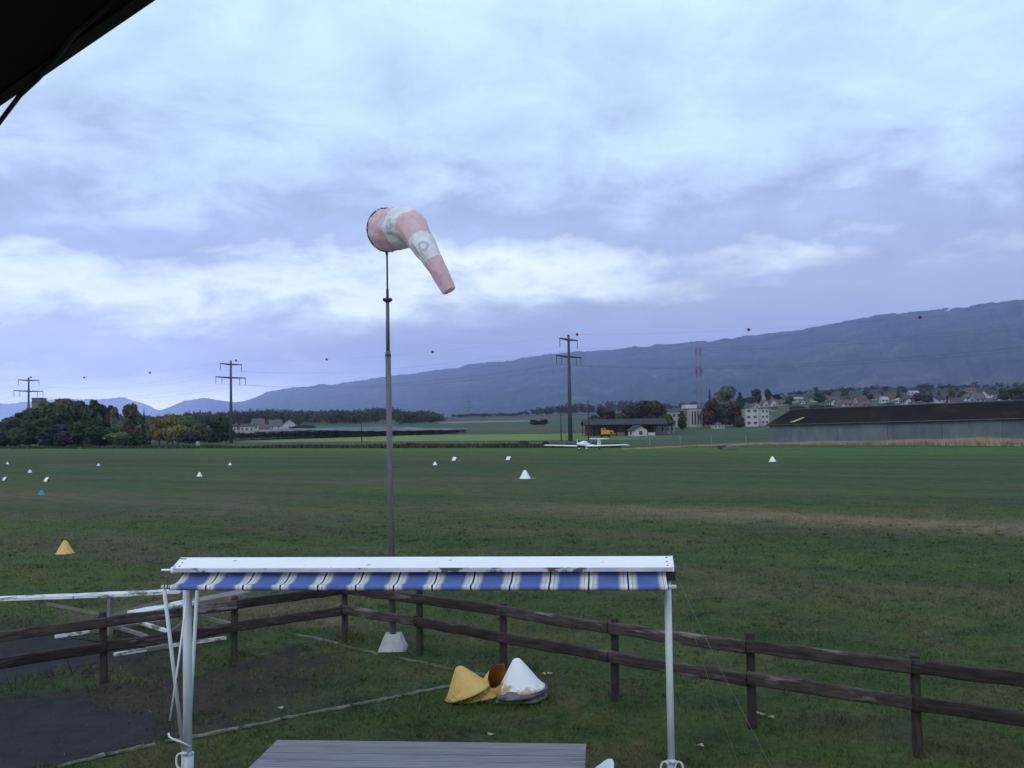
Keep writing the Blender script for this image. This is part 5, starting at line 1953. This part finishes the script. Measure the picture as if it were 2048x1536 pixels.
# ------------------------------------------------------------------ awning
RA, LA = at(1342, 1110, 10.8), at(365, 1117, 11.33)
AZ = (RA.z + LA.z) / 2
e1 = Vector((RA.x - LA.x, RA.y - LA.y, 0))
LW = e1.length
e1.normalize()
e2 = Vector((-e1.y, e1.x, 0))


def AP(s, d, z):
    return Vector((LA.x, LA.y, 0)) + e1 * s + e2 * d + Vector((0, 0, z))


rt = empty('awning', AP(LW / 2, 0, 0), 'freestanding awning frame with white cover and rolled blue and white striped cloth', 'awning')
z0, z1, z2 = AZ, AZ - .088, AZ - .132
dl = .23
for sg, nm in ((-1, 'front'), (1, 'rear')):
    MB().prism([(0, z0), (sg * dl, z1), (sg * dl, z1 - .012), (0, z0 - .012)][::(1 if sg < 0 else -1)], lambda q, z: AP(0, q, z), lambda q, z: AP(LW, q, z)).build('cover_panel', M['white_metal'], rt)
    MB().prism([(sg * dl, z1 - .001), (sg * (dl + .012), z1 - .004), (sg * (dl + .012), z2), (sg * dl, z2)][::(1 if sg < 0 else -1)], lambda q, z: AP(0.0, q, z), lambda q, z: AP(LW, q, z)).build('cover_lip', M['lip'], rt)
for s0, s1 in ((-.016, -.001), (LW + .001, LW + .016)):
    o = MB().prism([(-dl - .014, z2), (dl + .014, z2), (dl + .014, z1 + .004), (0, z0 + .004), (-dl - .014, z1 + .004)], lambda q, z: AP(s0, q, z), lambda q, z: AP(s1, q, z)).build('end_cap', M['white_metal'], rt)
    for f in (.15, .5, .85):
        for sg in (-1, 1):
            MB().tube([AP((.05 if s0 < 0 else LW - .05), sg * dl * f, z0 - .088 * f - .002), AP((.05 if s0 < 0 else LW - .05), sg * dl * f, z0 - .088 * f + .006)], .010, 8).build('rivet', M['dark_metal'], o)
MB().tube([AP(.05, 0, z2 + .03), AP(LW - .05, 0, z2 + .03)], .045, 14).build('roller', M['dark_metal'], rt, True)
MB().tube([AP(-.15, -dl + .02, z2 + .02), AP(.0, -dl + .02, z2 + .02)], [.012, .014], 8).tube([AP(-.03, -dl + .02, z2 + .02), AP(-.005, -dl + .02, z2 + .02)], .04, 10).build('winder_stub', M['white_metal'], rt)

# striped cloth
mt, t, b = principled('striped awning cloth')
a = N(t, 'ShaderNodeAttribute', attribute_name='su')
sp = N(t, 'ShaderNodeSeparateColor')
t.links.new(a.outputs['Color'], sp.inputs[0])
fr = math_n(t, 'FRACT', math_n(t, 'ADD', sp.outputs[0], .5))
dd = math_n(t, 'ABSOLUTE', math_n(t, 'SUBTRACT', fr, .5))
BLUE, NAVY, WHT, GRY = (.12, .18, .44), (.02, .03, .07), (.80, .80, .78), (.36, .36, .38)
rp = ramp(t, [(.0, NAVY), (.020, NAVY), (.026, WHT), (.095, WHT), (.100, GRY), (.112, GRY), (.118, (.70, .70, .69)), (.185, (.60, .60, .62)), (.225, (.30, .34, .50)), (.265, BLUE), (1, BLUE)])
t.links.new(dd, rp.inputs[0])
tcn = N(t, 'ShaderNodeTexCoord')
nz = N(t, 'ShaderNodeTexNoise', i_Scale=3.0, i_Detail=5.0)
t.links.new(tcn.outputs['Object'], nz.inputs['Vector'])
rr = ramp(t, [(.3, .86), (.7, 1.12)])
t.links.new(nz.outputs[0], rr.inputs[0])
oc = mix_c(t, 1.0, rp.outputs[0], rr.outputs[0], 'MULTIPLY')
t.links.new(oc, b.inputs['Base Color'])
b.inputs['Roughness'].default_value = .8
b.inputs['Specular IOR Level'].default_value = .2
tr = N(t, 'ShaderNodeBsdfTranslucent')
t.links.new(oc, tr.inputs['Color'])
mx = N(t, 'ShaderNodeMixShader')
mx.inputs[0].default_value = .2
t.links.new(b.outputs[0], mx.inputs[1])
t.links.new(tr.outputs[0], mx.inputs[2])
t.links.new(mx.outputs[0], t.nodes['Material Output'].inputs['Surface'])
M['stripes'] = mt
BZ, BD = AZ - .262, .45
FS0, FS1 = .06, LW - .06
ns, nd_ = 156, 12
for sg in (-1, 1):
    vs, cs, fs = [], [], []
    for j in range(nd_ + 1):
        f = j / nd_
        for i in range(ns + 1):
            u = i / ns
            s = FS0 + (FS1 - FS0) * u
            d = sg * (.05 + (BD - .05) * f)
            z = (z2 + .03) + (BZ + .022 - z2 - .03) * f - .05 * math.sin(math.pi * f) * (1 + .12 * math.sin(u * 41)) + .004 * math.sin(u * 81.7)
            vs.append(AP(s, d, z))
            cs.append((u * 13, 0, 0))
    for j in range(nd_):
        for i in range(ns):
            a0 = j * (ns + 1) + i
            fs.append((a0, a0 + 1, a0 + ns + 2, a0 + ns + 1))
    o = MB().add(vs, fs).build('striped_cloth', M['stripes'], rt, True)
    put_color(o.data, 'su', cs)
    nn = 14
    MB().tube([AP(-.035, sg * BD, BZ), AP(LW + .02, sg * BD, BZ)], .022, 12).build('front_bar' if sg < 0 else 'rear_bar', M['post_metal'], rt, True)
    bar = rt.children[-1]
    vs, cs, fs = [], [], []
    for i in range(ns + 1):
        u = i / ns
        s = FS0 + (FS1 - FS0) * u
        for k in range(nn):
            t_ = 2 * math.pi * k / nn
            rr_ = .030 * (1 + .06 * math.sin(i * 1.7 + k))
            vs.append(AP(s, sg * BD + rr_ * math.cos(t_), BZ - .006 + rr_ * math.sin(t_)))
            cs.append((u * 13, 0, 0))
    for i in range(ns):
        for k in range(nn):
            k2 = (k + 1) % nn
            fs.append((i * nn + k, i * nn + k2, (i + 1) * nn + k2, (i + 1) * nn + k))
    o = MB().add(vs, fs).build('rolled_hem', M['stripes'], bar, True)
    put_color(o.data, 'su', cs)
    for s in (-.005, .03):
        MB().tube([AP(s, sg * BD, BZ), AP(s + .012, sg * BD, BZ)], .026, 12).build('ring', M['dark_metal'], bar)
SP = [.058, LW - .045]
for i, s in enumerate(SP):
    MB().tube([AP(s, 0, .0), AP(s, 0, z2 + .02)], .050 if i == 0 else .039, 16).build('post', M['post_metal'], rt, True)
    post = rt.children[-1]
    MB().box(AP(s + (.02 if i == 0 else .035), 0, z2 - .045), (.10, .16, .15), Matrix.Rotation(math.atan2(e1.y, e1.x), 3, 'Z')).build('head_bracket', M['dark_metal'], rt)
    # folding arms from the bars to the foot of the post
    eb = -.01 if i == 0 else LW - .005
    for sg in (-1, 1):
        if i == 0 or sg > 0:
            MB().tube([AP(eb, sg * BD, BZ - .01), AP(s - (.02 if i == 0 else -.0), sg * .07, .42)], .021, 10).build('arm', M['post_metal'], rt, True)
    # ground sleeve with two rounded ears
    MB().tube([AP(s, 0, .0), AP(s, 0, .36)], .068 if i == 0 else .05, 16).tube([AP(s, 0, .36), AP(s, 0, .375)], .072 if i == 0 else .055, 16).build('ground_sleeve', M['post_metal'], rt, True)
    sleeve = rt.children[-1]
    for sg in (-1, 1):
        w = .062 if i == 0 else .075
        c = AP(s + sg * w, -.06, .30)
        pts = [c + e1 * (sg * .045 * math.cos(a_)) + Vector((0, 0, .085 * math.sin(a_))) for a_ in np.linspace(-1.6, 3.0, 14)] + [AP(s + sg * .05, -.06, .05)]
        MB().tube(pts, .012, 8).build('ear', M['grey_plastic'], sleeve, True)
        if i == 0:
            break
    MB().tube([AP(s - .03, -.09, .395), AP(s + .03, -.09, .395)], .02, 10).build('pin', M['grey_plastic'], sleeve, True)
ra, rb, rc = at(374, 1192, 11.0), at(356, 1330, 11.0), at(340, 1440, 11.05)
MB().tube([ra, rb, rc], .011, 8).build('crank_rod', M['white_metal'], rt, True)
ha = [at(380, 1493, 11.2), at(362, 1484, 11.15), at(345, 1478, 11.1), at(338.5, 1473, 11.1), at(337, 1466, 11.1)]
MB().tube(ha, .012, 8).build('rod_hook', M['white_metal'], rt, True)

# guy lines
for e, lb in (((1474, 1520), 'nearly invisible guy line from the awning to the grass, steeper one'), ((1546, 1540), 'nearly invisible guy line from the awning to the grass, flatter one')):
    a_ = AP(LW + .02, 0, z2 - .02)
    b_ = gnd(*e)
    o = MB().tube([a_, a_.lerp(b_, .5) - Vector((0, 0, .05)), b_], .0022, 5).build('guy_line', M['fence_post'], loc=b_)
    tag(o, lb, 'line', 'guy lines of the awning')

# ------------------------------------------------------------------ table
TL, TR = at(555, 1483, 10.30), at(1172, 1484, 10.02)
TZt = (TL.z + TR.z) / 2
t1 = Vector((TR.x - TL.x, TR.y - TL.y, 0))
TLn = t1.length
t1.normalize()
t2 = Vector((t1.y, -t1.x, 0))


def TP(s, d, z):
    return Vector((TL.x, TL.y, 0)) + t1 * s + t2 * d + Vector((0, 0, z))


rt = empty('table', TP(TLn / 2, .5, 0), 'long grey slatted outdoor table under the awning', 'table')
rotT = Matrix((t1, t2, Vector((0, 0, 1)))).transposed()
nb_, bw = 5, .196
for k in range(nb_):
    MB().box(TP(TLn / 2, bw * (k + .5), TZt - .012 + rnd.uniform(-.0015, .0015)), (TLn, bw - .011, .026), rotT).build('board', M['table'], rt)
for s in (.12, TLn / 2, TLn - .12):
    MB().box(TP(s, nb_ * bw / 2, TZt - .052), (.07, nb_ * bw - .05, .05), rotT).build('batten', M['table'], rt)
for s in (.22, TLn - .22):
    for d in (.12, nb_ * bw - .12):
        MB().box(TP(s, d, (TZt - .078) / 2), (.06, .06, TZt - .078), rotT).build('leg', M['dark_metal'], rt)

# ------------------------------------------------------------------ white plastic chair (only its back tip shows)
tip = at(1221, 1519, 9.2)
yawc = R(14)
c1 = Vector((math.cos(yawc), math.sin(yawc), 0))      # towards the chair's back
c2 = Vector((-c1.y, c1.x, 0))
cb = Vector((tip.x, tip.y, 0)) - c1 * .30
rt = empty('plastic_chair', cb, 'white plastic garden chair at the right end of the table', 'chair')
HT = tip.z


def CP(a, b_, z):
    return cb + c1 * a + c2 * b_ + Vector((0, 0, z))


mb = MB()
n_ = 9
vs, fs = [], []
for off in (0, .02):
    for j in range(9):
        f = j / 8
        for i in range(n_):
            g_ = i / (n_ - 1) * 2 - 1
            w = .23 * (1 - .02 * j)
            zt_ = .42 + (HT - .42) * f * (1 - .16 * g_ * g_ * f ** 3)
            a = .06 + .24 * f - .05 * (1 - g_ * g_) * 0 + .05 * (-g_ * g_ + 0)
            vs.append(CP(a + off, g_ * w * (1 - .25 * f ** 6), zt_))
for off in range(2):
    for j in range(8):
        for i in range(n_ - 1):
            a0 = off * 9 * n_ + j * n_ + i
            q = (a0, a0 + 1, a0 + n_ + 1, a0 + n_)
            fs.append(q if off == 0 else q[::-1])
o2 = 9 * n_
for i in range(n_ - 1):
    fs.append((8 * n_ + i, 8 * n_ + i + 1, o2 + 8 * n_ + i + 1, o2 + 8 * n_ + i))
for j in range(8):
    fs.append((j * n_, (j + 1) * n_, o2 + (j + 1) * n_, o2 + j * n_))
    fs.append((j * n_ + n_ - 1, o2 + j * n_ + n_ - 1, o2 + (j + 1) * n_ + n_ - 1, (j + 1) * n_ + n_ - 1))
mb.add(vs, fs).build('backrest', M['plastic_chair'], rt, True)
rim = [CP(.06 + .24 * f - .05 * 1 + .01, -.23 * (1 - .16 * f) * (1 - .25 * f ** 6) , .42 + (HT - .42) * f * (1 - .16 * f ** 3)) for f in np.linspace(0, 1, 9)]
MB().tube(rim, .014, 8).build('back_rim', M['plastic_chair'], rt, True)
MB().box(CP(-.16, 0, .42), (.46, .46, .03), Matrix.Rotation(yawc, 3, 'Z')).build('seat', M['plastic_chair'], rt)
for a in (-.36, .04):
    for b_ in (-.21, .21):
        MB().bar(CP(a, b_, .41), CP(a * 1.12 + (.06 if a > 0 else -.02), b_ * 1.15, 0), .05, .04).build('leg', M['plastic_chair'], rt)
for b_ in (-.25, .25):
    MB().tube([CP(.13, b_, .64), CP(-.1, b_, .66), CP(-.32, b_, .64), CP(-.36, b_, .42)], .02, 8).build('armrest', M['plastic_chair'], rt, True)

# ------------------------------------------------------------------ cones heaped beside the fence
def big_cone(name, c, R_, H_, tilt_dir, tilt, m, label, seed, wob=.04, cut=None, top_mat=None):
    prof = [(R_ * 1.04, 0), (R_ * 1.05, .016), (R_ * .97, .035), (R_ * .80, H_ * .24), (R_ * .60, H_ * .48), (R_ * .40, H_ * .70), (R_ * .27, H_ * .84), (R_ * .20, H_ * .92), (R_ * .12, H_ * .98), (.001, H_)]
    mb = MB().lathe(prof, 36, wob=0, seed=seed)
    rg_ = random.Random(seed)
    ph = [rg_.uniform(0, 6.28) for _ in range(4)]
    ax = Vector((math.cos(tilt_dir), math.sin(tilt_dir), 0))
    rot = Matrix.Rotation(tilt, 3, Vector((0, 0, 1)).cross(ax))
    vs = []
    for v in mb.v:
        v = Vector(v)
        a = math.atan2(v.y, v.x)
        k = 1 + wob * (math.sin(2 * a + ph[0]) + .5 * math.sin(3 * a + ph[1]) + .3 * math.sin(7 * a + ph[2])) * (1 - .5 * v.z / H_)
        v = Vector((v.x * k, v.y * k, v.z + wob * .25 * math.sin(3 * a + ph[3]) * (1 - v.z / H_) * R_))
        vs.append(rot @ v)
    lo = min(v.z for v in vs)
    mb.v = [tuple(v + Vector((0, 0, -lo))) for v in vs]
    me = mb.mesh(name, m, True)
    o = bpy.data.objects.new(name, me)
    o.location = c
    COL.objects.link(o)
    tag(o, label, 'cone', 'cones heaped beside the fence')
    return o


gA = gnd(934, 1402)
Yc = gA.y
big_cone('marker_cone', gA + Vector((.02, .02, .0)), .345, .40, math.pi, R(21), M['yellow'], 'tilted faded yellow cone leaning left on the heap', 5, .05)
o = big_cone('marker_cone', gA + Vector((.12, .10, -.03)), .33, .34, R(160), R(9), M['yellow'], 'flattened yellow cone under the tilted yellow one', 9, .07)
gW = gnd(1042, 1398)
big_cone('marker_cone', gW + Vector((0, 0, .095)), .350, .455, R(185), R(7.5), M['cone_worn'], 'white cone with worn ochre hem on top of its stack', 12, .04)
big_cone('marker_cone', gW + Vector((.005, -.01, .050)), .385, .30, R(184), R(7), M['cone_dirty'], 'grimy grey cone nested under the worn white cone', 15, .06)
big_cone('marker_cone', gW + Vector((-.01, -.005, -.005)), .375, .30, R(180), R(3.5), M['cone_dirty'], 'lowest muddy cone of the white cone stack', 18, .06)

# torn yellow cone lying with its rusty inside showing
gT = gnd(985, 1398)
rt = empty('torn_cone', gT, 'torn yellow cone with rusty orange inside between the two cone stacks', 'cone')
ax = Vector((.34, -.34, .88)).normalized()
x = ax.cross(Vector((0, 1, 0))).normalized()
y = ax.cross(x)


def torn(scale, ragged):
    vs, fs = [], []
    n_ = 30
    for j in range(7):
        f = j / 6
        r = (.235 - .105 * f) * scale
        for k in range(n_):
            a = 2 * math.pi * k / n_
            rag = ragged * (.03 * math.sin(a * 3 + 1) + .012 * math.sin(a * 9) + .10 * math.cos(a - 1.4))
            dv_ = x * math.cos(a) + y * math.sin(a)
            rag = ragged * (.03 * math.sin(a * 3 + 1) + .012 * math.sin(a * 9)) - .13 * (-dv_.y) * scale
            h = f * (.38 + rag)
            vs.append(gT + Vector((-.06, .05, .02)) + ax * h + (x * math.cos(a) + y * math.sin(a)) * r)
    for j in range(6):
        for k in range(n_):
            k2 = (k + 1) % n_
            fs.append((j * n_ + k, j * n_ + k2, (j + 1) * n_ + k2, (j + 1) * n_ + k))
    return MB().add(vs, fs)


torn(1.0, 1.0).build('shell', M['yellow'], rt, True)
torn(.955, 1.0).build('inside', M['yellow_in'], rt, True)

# fallen leaves and pale scraps
for px, py, lb in ((1100, 1351, 'pale fallen leaf right of the worn white cone'), (1086, 1352, 'dull fallen leaf beside the worn white cone'), (1516, 1431, 'pale leaf by the third fence post from the right edge, left one'),
                   (1527, 1434, 'pale leaf by the third fence post from the right edge, middle one'), (1542, 1440, 'pale leaf by the third fence post from the right edge, right one'),
                   (983, 1474, 'small pale leaf behind the table edge'), (1400, 1497, 'pale leaf right of the awning post'), (560, 1421, 'pale scrap on the bare earth')):
    p = gnd(px, py)
    a = rnd.uniform(0, 6.28)
    vs = []
    for k in range(7):
        t_ = 2 * math.pi * k / 7
        r = .038 * (1 + .25 * math.sin(k * 2.3))
        vs.append(p + Vector((r * math.cos(t_) * 1.3, r * math.sin(t_), .045 + .012 * math.sin(t_ * 2 + a))))
    k = 7
    o = MB().add(vs + [v - Vector((0, 0, .004)) for v in vs], [tuple(range(k)), tuple(range(2 * k - 1, k - 1, -1))] + [(i, k + i, k + (i + 1) % k, (i + 1) % k) for i in range(k)]).build('fallen_leaf', M['leaf_litter'], loc=p)
    tag(o, lb, 'leaf', 'fallen leaves')

# ------------------------------------------------------------------ white timber landing tee behind the left fence
cpost = at(221, 1262, 19.75)
cpost.z = 0
rt = empty('landing_tee', cpost, 'weathered white timber landing tee on a braced post behind the left fence', 'landing tee')


def plank(a, b_, w, h, mk, name, jag=0):
    a, b_ = Vector(a), Vector(b_)
    n_ = 10
    d = (b_ - a).normalized()
    s_ = d.cross(Vector((0, 0, 1))).normalized()
    u_ = s_.cross(d)
    vs, fs = [], []
    for i in range(n_ + 1):
        p = a.lerp(b_, i / n_)
        w1, w2 = w / 2 * (1 + jag * rnd.uniform(-1, .3)), w / 2 * (1 + jag * rnd.uniform(-1, .3))
        for sx_, sz_ in ((-w1, -h / 2), (w2, -h / 2), (w2, h / 2), (-w1, h / 2)):
            vs.append(p + s_ * sx_ + u_ * sz_)
    for i in range(n_):
        for k in range(4):
            k2 = (k + 1) % 4
            fs.append((i * 4 + k, i * 4 + 4 + k, i * 4 + 4 + k2, i * 4 + k2))
    fs += [(0, 1, 2, 3), (n_ * 4 + 3, n_ * 4 + 2, n_ * 4 + 1, n_ * 4)]
    return MB().add(vs, fs).build(name, M[mk], rt)


plank(at(-150, 1203, 19.4), at(150, 1192, 19.75), .36, .05, 'flaky', 'cross_plank', .3)
plank(at(152, 1192, 19.75), at(362, 1182, 20.05), .36, .055, 'flaky', 'cross_plank', .25)
plank(at(266, 1227, 17.75), at(382, 1204, 18.75), .36, .06, 'flaky', 'stem_plank', .1)
plank(at(384, 1204, 18.76), at(488, 1184, 19.75), .46, .05, 'bare_timber', 'stem_plank', .2)
a_ = at(221, 1192, 19.72)
plank(Vector((cpost.x, cpost.y - .05, 0)), Vector((a_.x, a_.y, a_.z - .04)), .085, .085, 'bare_timber', 'post')
b2 = at(421, 1198, 19.0)
plank(Vector((b2.x, b2.y, 0)), b2 - Vector((0, 0, .03)), .08, .08, 'bare_timber', 'post')
plank(at(92, 1207, 19.55), at(206, 1229, 19.7), .05, .06, 'bare_timber', 'brace')
plank(at(222, 1232, 19.7), at(355, 1192, 20.0), .05, .06, 'bare_timber', 'brace')
plank(at(395, 1231, 19.2), at(462, 1248, 18.6), .06, .06, 'bare_timber', 'brace')
plank(at(345, 1262, 18.5), at(372, 1240, 18.9), .05, .05, 'bare_timber', 'brace')
G = lambda px, py, z=.035: gnd(px, py) + Vector((0, 0, z))
plank(G(110, 1277), G(180, 1267), .05, .06, 'flaky', 'skid')
plank(G(181, 1267), G(320, 1247), .09, .07, 'bare_timber', 'skid')
plank(G(228, 1313), G(292, 1303), .05, .06, 'flaky', 'skid')
plank(G(293, 1303), G(342, 1295), .10, .07, 'bare_timber', 'skid')
plank(G(343, 1295), G(452, 1279), .05, .06, 'flaky', 'skid')
plank(G(222, 1260, .1), G(284, 1280, .1), .07, .06, 'bare_timber', 'cross_beam')
plank(G(262, 1249, .1), G(340, 1274, .1), .07, .06, 'flaky', 'cross_beam')
plank(G(285, 1281, .1), G(330, 1297, .1), .07, .06, 'bare_timber', 'cross_beam')

# ------------------------------------------------------------------ eave of the building the camera looks out from
ez = 4.78
q1, q2 = gnd(302, 0, ez), gnd(-2, 209, ez)
d = (q2 - q1).normalized()
inn = Vector((d.y, -d.x, 0))
if (CAM - q1).dot(inn) < 0:
    inn = -inn
rt = empty('roof_eave', q1, 'dark underside of a roof eave in the upper left corner', 'roof')
a0, a1 = q1 - d * 3.0, q2 + d * 4.0
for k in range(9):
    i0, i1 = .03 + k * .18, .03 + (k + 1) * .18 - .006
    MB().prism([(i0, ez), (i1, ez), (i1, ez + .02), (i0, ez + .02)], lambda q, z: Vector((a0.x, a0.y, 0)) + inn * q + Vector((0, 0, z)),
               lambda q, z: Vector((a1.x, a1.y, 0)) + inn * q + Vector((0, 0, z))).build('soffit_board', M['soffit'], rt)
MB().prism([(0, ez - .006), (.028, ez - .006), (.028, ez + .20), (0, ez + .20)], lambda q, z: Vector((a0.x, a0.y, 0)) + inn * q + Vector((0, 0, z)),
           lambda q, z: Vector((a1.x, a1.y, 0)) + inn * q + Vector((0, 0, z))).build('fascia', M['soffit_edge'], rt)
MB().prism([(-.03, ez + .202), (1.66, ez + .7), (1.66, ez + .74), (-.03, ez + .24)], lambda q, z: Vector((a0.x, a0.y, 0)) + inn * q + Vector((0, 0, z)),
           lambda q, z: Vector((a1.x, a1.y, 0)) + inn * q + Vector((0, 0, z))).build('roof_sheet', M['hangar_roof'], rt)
MB().prism([(1.66, 0), (1.9, 0), (1.9, ez + .7), (1.66, ez + .7)], lambda q, z: Vector((a0.x, a0.y, 0)) + inn * q + Vector((0, 0, z)),
           lambda q, z: Vector((a1.x, a1.y, 0)) + inn * q + Vector((0, 0, z))).build('wall', wall_mat('tan'), rt)
pts = [gnd(250, -20, ez - .012), gnd(150, 66, ez - .012), gnd(118, 108, ez - .012), gnd(75, 158, ez - .016), gnd(40, 190, ez - .03), gnd(0, 243, ez - .05), gnd(-60, 330, ez - .10)]
o = MB().tube(pts, .0055, 8).build('cable', M['cable'], smooth=True, loc=pts[0])
tag(o, 'black cable hanging along the dark roof eave', 'cable')

# ------------------------------------------------------------------ grass
rg = np.random.RandomState(11)
n = 330000
u = rg.rand(n)
d = 8.5 * (62 / 8.5) ** (u ** 1.05)
az = np.radians(rg.uniform(-33, 33, n))
X, Y = np.sin(az) * d, np.cos(az) * d
e = (fbm(X * .9, Y * .9, 21) - .5) * .5
in_a = inside(ASPH1, X + e, Y + e) | inside(ASPH2, X + e, Y + e)
in_e = inside(EARTH, X + e * 1.8, Y + e * 1.8)
in_e2 = inside(EARTH2, X + e * 1.8, Y + e * 1.8)
pr = np.where(in_a, .03, np.where(in_e, .34 + .5 * smooth(-5.0, -1.4, X), np.where(in_e2, .4, 1.0)))
pr = pr * (.40 + .6 * smooth(.36, .56, fbm(X * 1.1, Y * 1.1, 33))) * smooth(62, 40, d)
ok = rg.rand(n) < pr
X, Y, d = X[ok], Y[ok], d[ok]
cl_ = fbm(X * .7, Y * .7, 41)
hh = rg.uniform(.022, .060, len(X)) * (.5 + 1.1 * cl_)
# longer tufts at fence feet and along the path edge
for p in RB + LB:
    k = np.exp(-((X - p.x) ** 2 + (Y - p.y) ** 2) / .12)
    hh *= 1 + 2.2 * k
TU = [gnd(q[0], q[1]) for q in ((30, 1378), (80, 1366), (120, 1350), (150, 1345), (185, 1352), (230, 1372), (60, 1380), (10, 1386), (150, 1338), (905, 1412), (960, 1410), (1010, 1408), (1090, 1405), (400, 1515), (300, 1520), (460, 1480))]
for p in TU:
    k = np.exp(-((X - p.x) ** 2 + (Y - p.y) ** 2) / .10)
    hh *= 1 + 1.6 * k
wd = np.maximum(.007, .00062 * d) * rg.uniform(.7, 1.5, len(X))
col = cover(X, Y) * rg.uniform(.75, 1.6, (len(X), 1)) * np.array([1.12, 1.2, 1.0])
gm = (in_e[ok] | in_e2[ok])[:, None]
col = np.where(gm, np.array((.062, .092, .028)) * rg.uniform(.6, 1.4, (len(X), 1)), col)
dry_b = rg.rand(len(X)) > .93
col[dry_b] = np.array((.15, .12, .07)) * rg.uniform(.6, 1.2, (dry_b.sum(), 1))
Z = np.zeros(len(X)) + .003
nt_, nb_ = 1500, 16
td = 9.0 * (42 / 9.0) ** rg.rand(nt_)
ta = np.radians(rg.uniform(-32, 32, nt_))
tx, ty = np.sin(ta) * td, np.cos(ta) * td
keep = ~(inside(ASPH1, tx, ty) | inside(ASPH2, tx, ty))
tx, ty, td = tx[keep], ty[keep], td[keep]
k = len(tx)
sp_ = rg.uniform(.03, .10, k)
X2 = (tx[:, None] + rg.normal(size=(k, nb_)) * sp_[:, None]).ravel()
Y2 = (ty[:, None] + rg.normal(size=(k, nb_)) * sp_[:, None]).ravel()
h2 = (rg.uniform(.05, .10, k)[:, None] * rg.uniform(.6, 1.2, (k, nb_))).ravel()
w2 = np.repeat(np.maximum(.009, .0007 * td), nb_)
tone = np.array([(.034, .062, .020), (.070, .105, .030), (.050, .080, .040), (.095, .095, .045)])[rg.choice(4, k, p=[.4, .3, .18, .12])]
c2 = np.repeat(tone, nb_, axis=0) * rg.uniform(.7, 1.3, (k * nb_, 1))
X, Y, Z = np.concatenate([X, X2]), np.concatenate([Y, Y2]), np.concatenate([Z, np.full(len(X2), .003)])
hh, wd, col = np.concatenate([hh, h2]), np.concatenate([wd, w2]), np.concatenate([col, c2])
blades('grass', np.stack([X, Y, Z], -1), hh, wd, 1.15, M['blade'], col, 'short patchy grass round the fence and awning')
